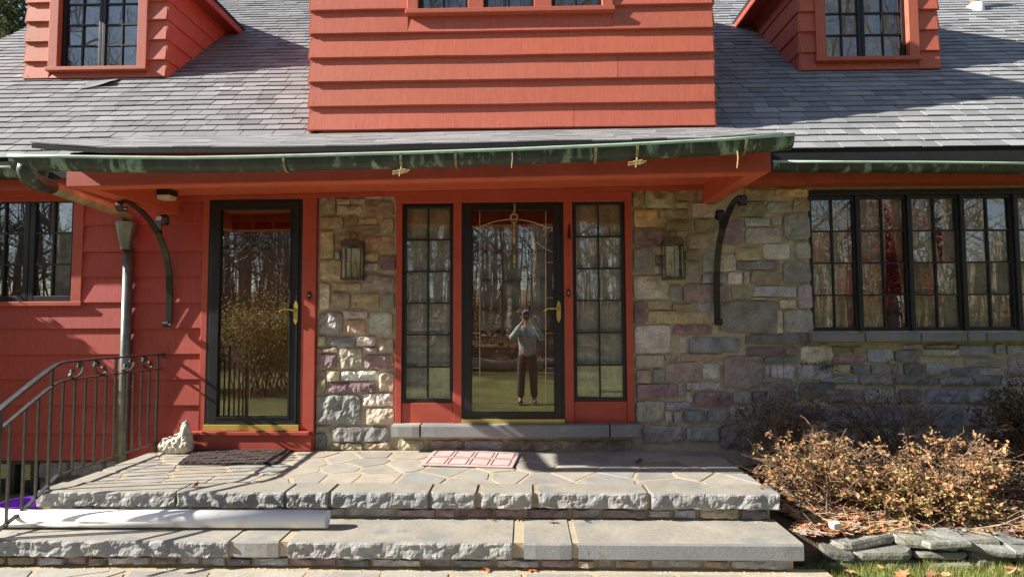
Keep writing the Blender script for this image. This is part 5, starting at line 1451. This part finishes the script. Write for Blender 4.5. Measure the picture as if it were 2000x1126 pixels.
for k in range(4):
    r = random.Random(100 + k); t = MB().tube([(0, 0, -.3), (.05, 0, 2), (.0, .08, 4.5)], [.2, .16, .13], 9, cap=False); cr = MB()
    grow(cr, Vector((0, .08, 4.4)), Vector((0, 0, 1)), 4.5, .13, 0, r, 4)
    for q in range(5):
        a = r.uniform(0, 6.283); grow(cr, Vector((0, .03, r.uniform(2.2, 4.2))), Vector((math.cos(a), math.sin(a), .6)).normalized(), 2.2, .05, 2, r, 4)
    protos.append((t, cr))
tree_src = {}
def bare_tree(kind, x, y, s_, rot, label, group='bare trees of the wood facing the house'):
    z = wood_z(x, y) if y < -12 else LAWN_Z
    o = tag(empty('bare_tree', (x, y, z)), label, 'tree', group)
    o.scale = (s_, s_, s_); o.rotation_euler = (0, 0, rot)
    if kind not in tree_src:
        t, cr = protos[kind]; res = []
        for nm, mb in (('trunk', t), ('crown', cr)):
            me = bpy.data.meshes.new(nm); me.from_pydata([tuple(v) for v in mb.v], [], mb.f); me.materials.append(M['bark']); me.update(); res.append((nm, me))
        tree_src[kind] = res
    for nm, me in tree_src[kind]:
        c = bpy.data.objects.new(nm, me); COL.objects.link(c); c.parent = o
r = random.Random(55)
for k in range(96):
    x = -42 + 84 * (k + r.uniform(0, .9)) / 96; y = r.uniform(-42, -16) if k % 4 else r.uniform(-19, -14)
    bare_tree(k % 4, x, y, r.uniform(.9, 1.6), r.uniform(0, 6.28), 'bare deciduous tree standing in the wood facing the house')
def pine(x, y, h, seed, label, z=LAWN_Z, n=9000, group=None):
    r = random.Random(seed); o = tag(empty('pine_tree', (x, y, z)), label, 'tree', group)
    z = wood_z(x, y) if y < -12 else z
    build('trunk', MB().tube([(x, y, z - .2), (x + .1, y, z + h*.5), (x, y, z + h)], [h*.018, h*.012, .02], 8), M['bark'], o)
    mb = MB()
    for k in range(int(h*6)):
        zz = z + h*r.uniform(.30, 1); L_ = (1 - (zz - z)/h)*h*.26 + .3; a = r.uniform(0, 6.283)
        for q in range(n // int(h*6)):
            t = r.random() ** .6; p = Vector((x + math.cos(a)*L_*t + r.gauss(0, .18), y + math.sin(a)*L_*t + r.gauss(0, .18), zz - t*.25*L_ + r.gauss(0, .10)))
            mb.cur = tuple(c*r.uniform(.7, 1.25) for c in r.choice([(.05, .075, .03), (.07, .09, .03), (.035, .06, .025)])); leaf_quad(mb, p, .17*r.uniform(.6, 1.3), r, asp=.35)
    build('crown', mb, M['leaf'], o, kind='stuff')
pine(-13.5, -19, 13, 1, 'dark pine reflected in the left storm door')
pine(-3.0, -24, 15, 2, 'tall pine in the wood straight across from the entrance')
pine(10.5, -23, 14, 3, 'pine in the wood to the right of the path')
def wild_shrub(x, y, rx_, h, cols, seed, label, n=5000, size=.075, group=None):
    r = random.Random(seed); z = LAWN_Z; o = tag(empty('wild_shrub', (x, y, z)), label, 'shrub', group); st = MB(); lv = MB()
    for k in range(60):
        a = r.uniform(0, 6.283); q = math.sqrt(r.random())*rx_; tip = Vector((x + math.cos(a)*q, y + math.sin(a)*q*.7, z + h*r.uniform(.6, 1.05)*(1 - .25*(q/rx_)**2)))
        b_ = Vector((x + r.gauss(0, .25*rx_), y + r.gauss(0, .2*rx_), z)); m_ = b_.lerp(tip, .55) + Vector((0, 0, .18*h))
        st.tube([b_, m_, tip], [.012, .009, .003], 3, cap=False)
        for q_ in range(n // 60):
            t = r.uniform(.25, 1); p = (b_.lerp(m_, t*2) if t < .5 else m_.lerp(tip, t*2 - 1)) + Vector((r.gauss(0, .12), r.gauss(0, .12), r.gauss(0, .12)))
            lv.cur = tuple(c*r.uniform(.7, 1.2) for c in r.choice(cols)); leaf_quad(lv, p, size*r.uniform(.6, 1.3), r)
    build('stems', st, M['twig'], o); build('leaves', lv, M['leaf'], o, kind='stuff')
YEL = [(.50, .38, .11), (.42, .33, .11), (.34, .25, .10), (.56, .46, .17)]
BRN = [(.32, .16, .10), (.38, .19, .10), (.26, .15, .09)]
wild_shrub(-5.6, -6.9, 1.3, 2.2, YEL, 1, 'yellow-leaved shrub across the lawn, seen in the left storm door')
wild_shrub(-8.2, -7.6, 1.6, 2.2, YEL, 2, 'yellow-brown shrub at the left end of the lawn')
wild_shrub(-8.4, -13.2, 2.0, 3.0, BRN, 3, 'russet shrub behind the yellow shrubs')
wild_shrub(-5.6, -13.4, 2.0, 2.8, BRN, 4, 'russet shrub at the wood edge left of the path')
wild_shrub(3.5, -14.5, 2.0, 1.6, BRN, 8, 'low brown shrub at the wood edge right of the path')
REDL = [(.36, .035, .03), (.42, .06, .04), (.30, .03, .03)]
wild_shrub(8.9, -9.3, 1.5, 4.6, REDL, 5, 'red-leaved maple across the lawn, seen in the wide window', 9000, .08)
# the wood closes up behind the first trees: saplings, trunks and undergrowth nobody could count
r = random.Random(12); fw = MB()
for k in range(1500):
    x = r.uniform(-60, 60); y = r.uniform(-55, -20); z = wood_z(x, y); h = r.uniform(3, 9); a = r.gauss(0, .08); b_ = r.gauss(0, .08)
    p0_ = Vector((x, y, z)); p1_ = p0_ + Vector((a*h, b_*h, h)); rad = r.uniform(.03, .12)
    fw.tube([p0_, p0_.lerp(p1_, .5) + Vector((r.gauss(0, .15), 0, 0)), p1_], [rad, rad*.7, .012], 3, cap=False)
    for q in range(7):
        s0 = p0_.lerp(p1_, r.uniform(.35, 1)); e_ = s0 + Vector((r.gauss(0, 1.1), r.gauss(0, .6), r.uniform(.2, 1.6))); fw.tube([s0, e_], [rad*.35, .006], 3, cap=False)
tag(build('far_wood', fw, M['bark'], kind='stuff'), 'dense bare wood rising behind the lawn, seen only in the glass', 'wood')
ug = MB()
for k in range(16000):
    x = r.uniform(-40, 40); y = -14.5 - 26*r.random()**1.4; z = wood_z(x, y) + abs(r.gauss(0, .8))
    ug.cur = tuple(c*r.uniform(.6, 1.2) for c in r.choice([(.27, .16, .09), (.34, .21, .12), (.2, .14, .08), (.32, .26, .12)])); leaf_quad(ug, Vector((x, y, z)), r.uniform(.12, .4), r)
tag(build('undergrowth', ug, M['leaf'], kind='stuff'), 'brown undergrowth on the wooded slope, seen only in the glass', 'undergrowth')
# fallen logs at the wood edge
for k, (x, y, L_, a) in enumerate(((-1.2, -12.2, 3.4, .12), (1.4, -12.9, 4.0, -.08), (-3.4, -12.8, 3.0, .3))):
    mb = MB().tube([(x - L_/2*math.cos(a), y - L_/2*math.sin(a), LAWN_Z + .14), (x, y, LAWN_Z + .17), (x + L_/2*math.cos(a), y + L_/2*math.sin(a), LAWN_Z + .13)], [.16, .17, .14], 10)
    tag(build('fallen_log', mb, M['bark'], base=True, smooth=True), ('middle fallen log at the wood edge across the lawn', 'longest fallen log at the wood edge, right of the others', 'slanting fallen log at the wood edge, left of the others')[k], 'log', 'logs at the wood edge')
# trees behind the house, left of the roof
pine(-13.2, 8.5, 11, 9, 'pine behind the left end of the roof')
pine(-16.5, 12, 13, 10, 'second pine further behind the left end of the roof')
bare_tree(1, -15.2, 10.5, .8, .6, 'bare tree with pale limbs behind the left end of the roof', None)

# ------------------------------------------------------------------ the photographer, seen in the door glass
def skinned(name, joints, edges, mat, parent=None, sub=2, root=0):
    me = bpy.data.meshes.new(name); me.from_pydata([j[0] for j in joints], edges, []); me.materials.append(mat)
    o = bpy.data.objects.new(name, me); COL.objects.link(o)
    o.modifiers.new('skin', 'SKIN').use_smooth_shade = True
    if not me.skin_vertices: me.skin_vertices.new()
    for i, j in enumerate(joints):
        rr_ = j[1]; me.skin_vertices[0].data[i].radius = rr_ if isinstance(rr_, tuple) else (rr_, rr_)
        me.skin_vertices[0].data[i].use_root = (i == root)
    s_ = o.modifiers.new('smooth', 'SUBSURF'); s_.levels = sub; s_.render_levels = sub
    if parent is not None: o.parent = parent
    return o
SKIN = make_mat('skin', (.48, .29, .21), .55, mottle=.08, bump=0)
JKT = make_mat('pale_jacket_cloth', (.40, .46, .48), .85, mottle=.15, mscale=14, bump=.4, bscale=30, bdist=.01)
TRS = make_mat('dark_trouser_cloth', (.075, .06, .065), .9, mottle=.2, mscale=12, bump=.3, bscale=30, bdist=.008)
SHO = make_mat('dark_shoe', (.03, .025, .025), .6, bump=0)
HAIR = make_mat('grey_hair', (.22, .21, .20), .8, mottle=.2, bump=.3)
gz = LAWN_Z - .02                       # standing on the path level
pb = empty('person', (0.02, -5.62, gz)); tag(pb, 'person in pale jacket and dark trousers holding up a phone, reflected in the door', 'person')
J = []; E = []
def j(x, y, z, r): J.append(((x, y, z), r)); return len(J) - 1
pel = j(0, 0, .95, (.15, .11)); wai = j(0, 0, 1.10, (.14, .105)); che = j(0, .0, 1.30, (.165, .115)); nb = j(0, .01, 1.45, (.07, .07)); nk = j(0, .03, 1.52, .055); hd = j(0, .05, 1.60, (.075, .085)); ht = j(0, .045, 1.70, (.07, .085))
E += [(pel, wai), (wai, che), (che, nb), (nb, nk), (nk, hd), (hd, ht)]
hands = []
for sd in (-1, 1):
    s0 = j(sd*.17, 0, 1.40, .062); el = j(sd*.30, .13, 1.22, .045); wr = j(sd*.10, .33, 1.53, .028); hn = j(sd*.065, .36, 1.575, (.030, .018))
    E += [(che, s0), (s0, el), (el, wr), (wr, hn)]; hands.append((sd, hn))
    hp_ = j(sd*.09, 0, .88, .095); kn = j(sd*.115, .02, .50, .062); an = j(sd*.125, -.02, .09, .042); to = j(sd*.14, .14, .04, (.045, .03))
    E += [(pel, hp_), (hp_, kn), (kn, an), (an, to)]
    for f in range(5):
        if f < 4:
            a_ = j(sd*(.060 - .0), .375, 1.565 + .018*f, .009); b_ = j(sd*.060, .392, 1.567 + .018*f, .0085); c_ = j(sd*.045, .398, 1.567 + .018*f, .007); E += [(hn, a_), (a_, b_), (b_, c_)]
        else:
            a_ = j(sd*.05, .352, 1.585, .010); b_ = j(sd*.03, .350, 1.60, .008); E += [(hn, a_), (a_, b_)]
body = skinned('body', J, E, SKIN, pb)
JJ = [((0, 0, .80), (.185, .145)), ((0, 0, 1.10), (.165, .13)), ((0, 0, 1.30), (.19, .14)), ((0, .01, 1.46), (.085, .085))]; EE = [(0, 1), (1, 2), (2, 3)]
for sd in (-1, 1):
    n = len(JJ); JJ += [((sd*.18, 0, 1.40), .085), ((sd*.305, .13, 1.215), .066), ((sd*.13, .29, 1.49), .045)]; EE += [(2, n), (n, n+1), (n+1, n+2)]
skinned('jacket', JJ, EE, JKT, pb)
JJ = [((0, 0, 1.0), (.155, .12)), ((0, 0, .92), (.165, .13))]; EE = [(0, 1)]
for sd in (-1, 1):
    n = len(JJ); JJ += [((sd*.092, 0, .84), .112), ((sd*.118, .02, .50), .082), ((sd*.128, -.02, .10), .070)]; EE += [(1, n), (n, n+1), (n+1, n+2)]
skinned('trousers', JJ, EE, TRS, pb)
for sd in (-1, 1):
    skinned('shoe', [((sd*.127, -.05, .05), (.045, .04)), ((sd*.133, .06, .045), (.048, .04)), ((sd*.142, .17, .035), (.042, .03))], [(0, 1), (1, 2)], SHO, pb)
bm = bmesh.new(); bmesh.ops.create_uvsphere(bm, u_segments=20, v_segments=12, radius=1)
for v in bm.verts: v.co = Vector((v.co.x*.088, v.co.y*.108 + .028, v.co.z*.085 + 1.705))
bmesh.ops.delete(bm, geom=[f for f in bm.faces if f.calc_center_median().z < 1.66 or (f.calc_center_median().y > .085 and f.calc_center_median().z < 1.74)], context='FACES')
me = bpy.data.meshes.new('hair'); bm.to_mesh(me); bm.free(); me.materials.append(HAIR)
o = bpy.data.objects.new('hair', me); COL.objects.link(o); o.parent = pb
fm = MB().tube([(0, .135, 1.625), (0, .152, 1.595), (0, .136, 1.585)], [.008, .014, .009], 6)
nose = bpy.data.meshes.new('nose'); nose.from_pydata(fm.v, [], fm.f); nose.materials.append(SKIN)
o = bpy.data.objects.new('nose', nose); COL.objects.link(o); o.parent = pb
for sd in (-1, 1):
    em = MB().lathe([(.0, -.010), (.008, -.006), (.011, 0), (.008, .006), (0, .010)], (sd*.032, .128, 1.635), 8); me = bpy.data.meshes.new('eye'); me.from_pydata(em.v, [], em.f); me.materials.append(SHO)
    o = bpy.data.objects.new('eye', me); COL.objects.link(o); o.parent = pb
    em = MB().tube([(sd*.088, .03, 1.655), (sd*.097, .022, 1.635), (sd*.09, .03, 1.60)], [.010, .016, .008], 6); me = bpy.data.meshes.new('ear'); me.from_pydata(em.v, [], em.f); me.materials.append(SKIN)
    o = bpy.data.objects.new('ear', me); COL.objects.link(o); o.parent = pb
ph = build('phone', MB().box(-.055, .095, -5.268, -5.259, 1.17, 1.245), M['iron'], base=True, bevel=.004)
tag(ph, 'black phone held up by the person reflected in the door', 'phone')
build('lens_ring', MB().tube([(0.0, -5.259, 1.21), (0.0, -5.2565, 1.21)], .009, 12), M['zinc'], ph)
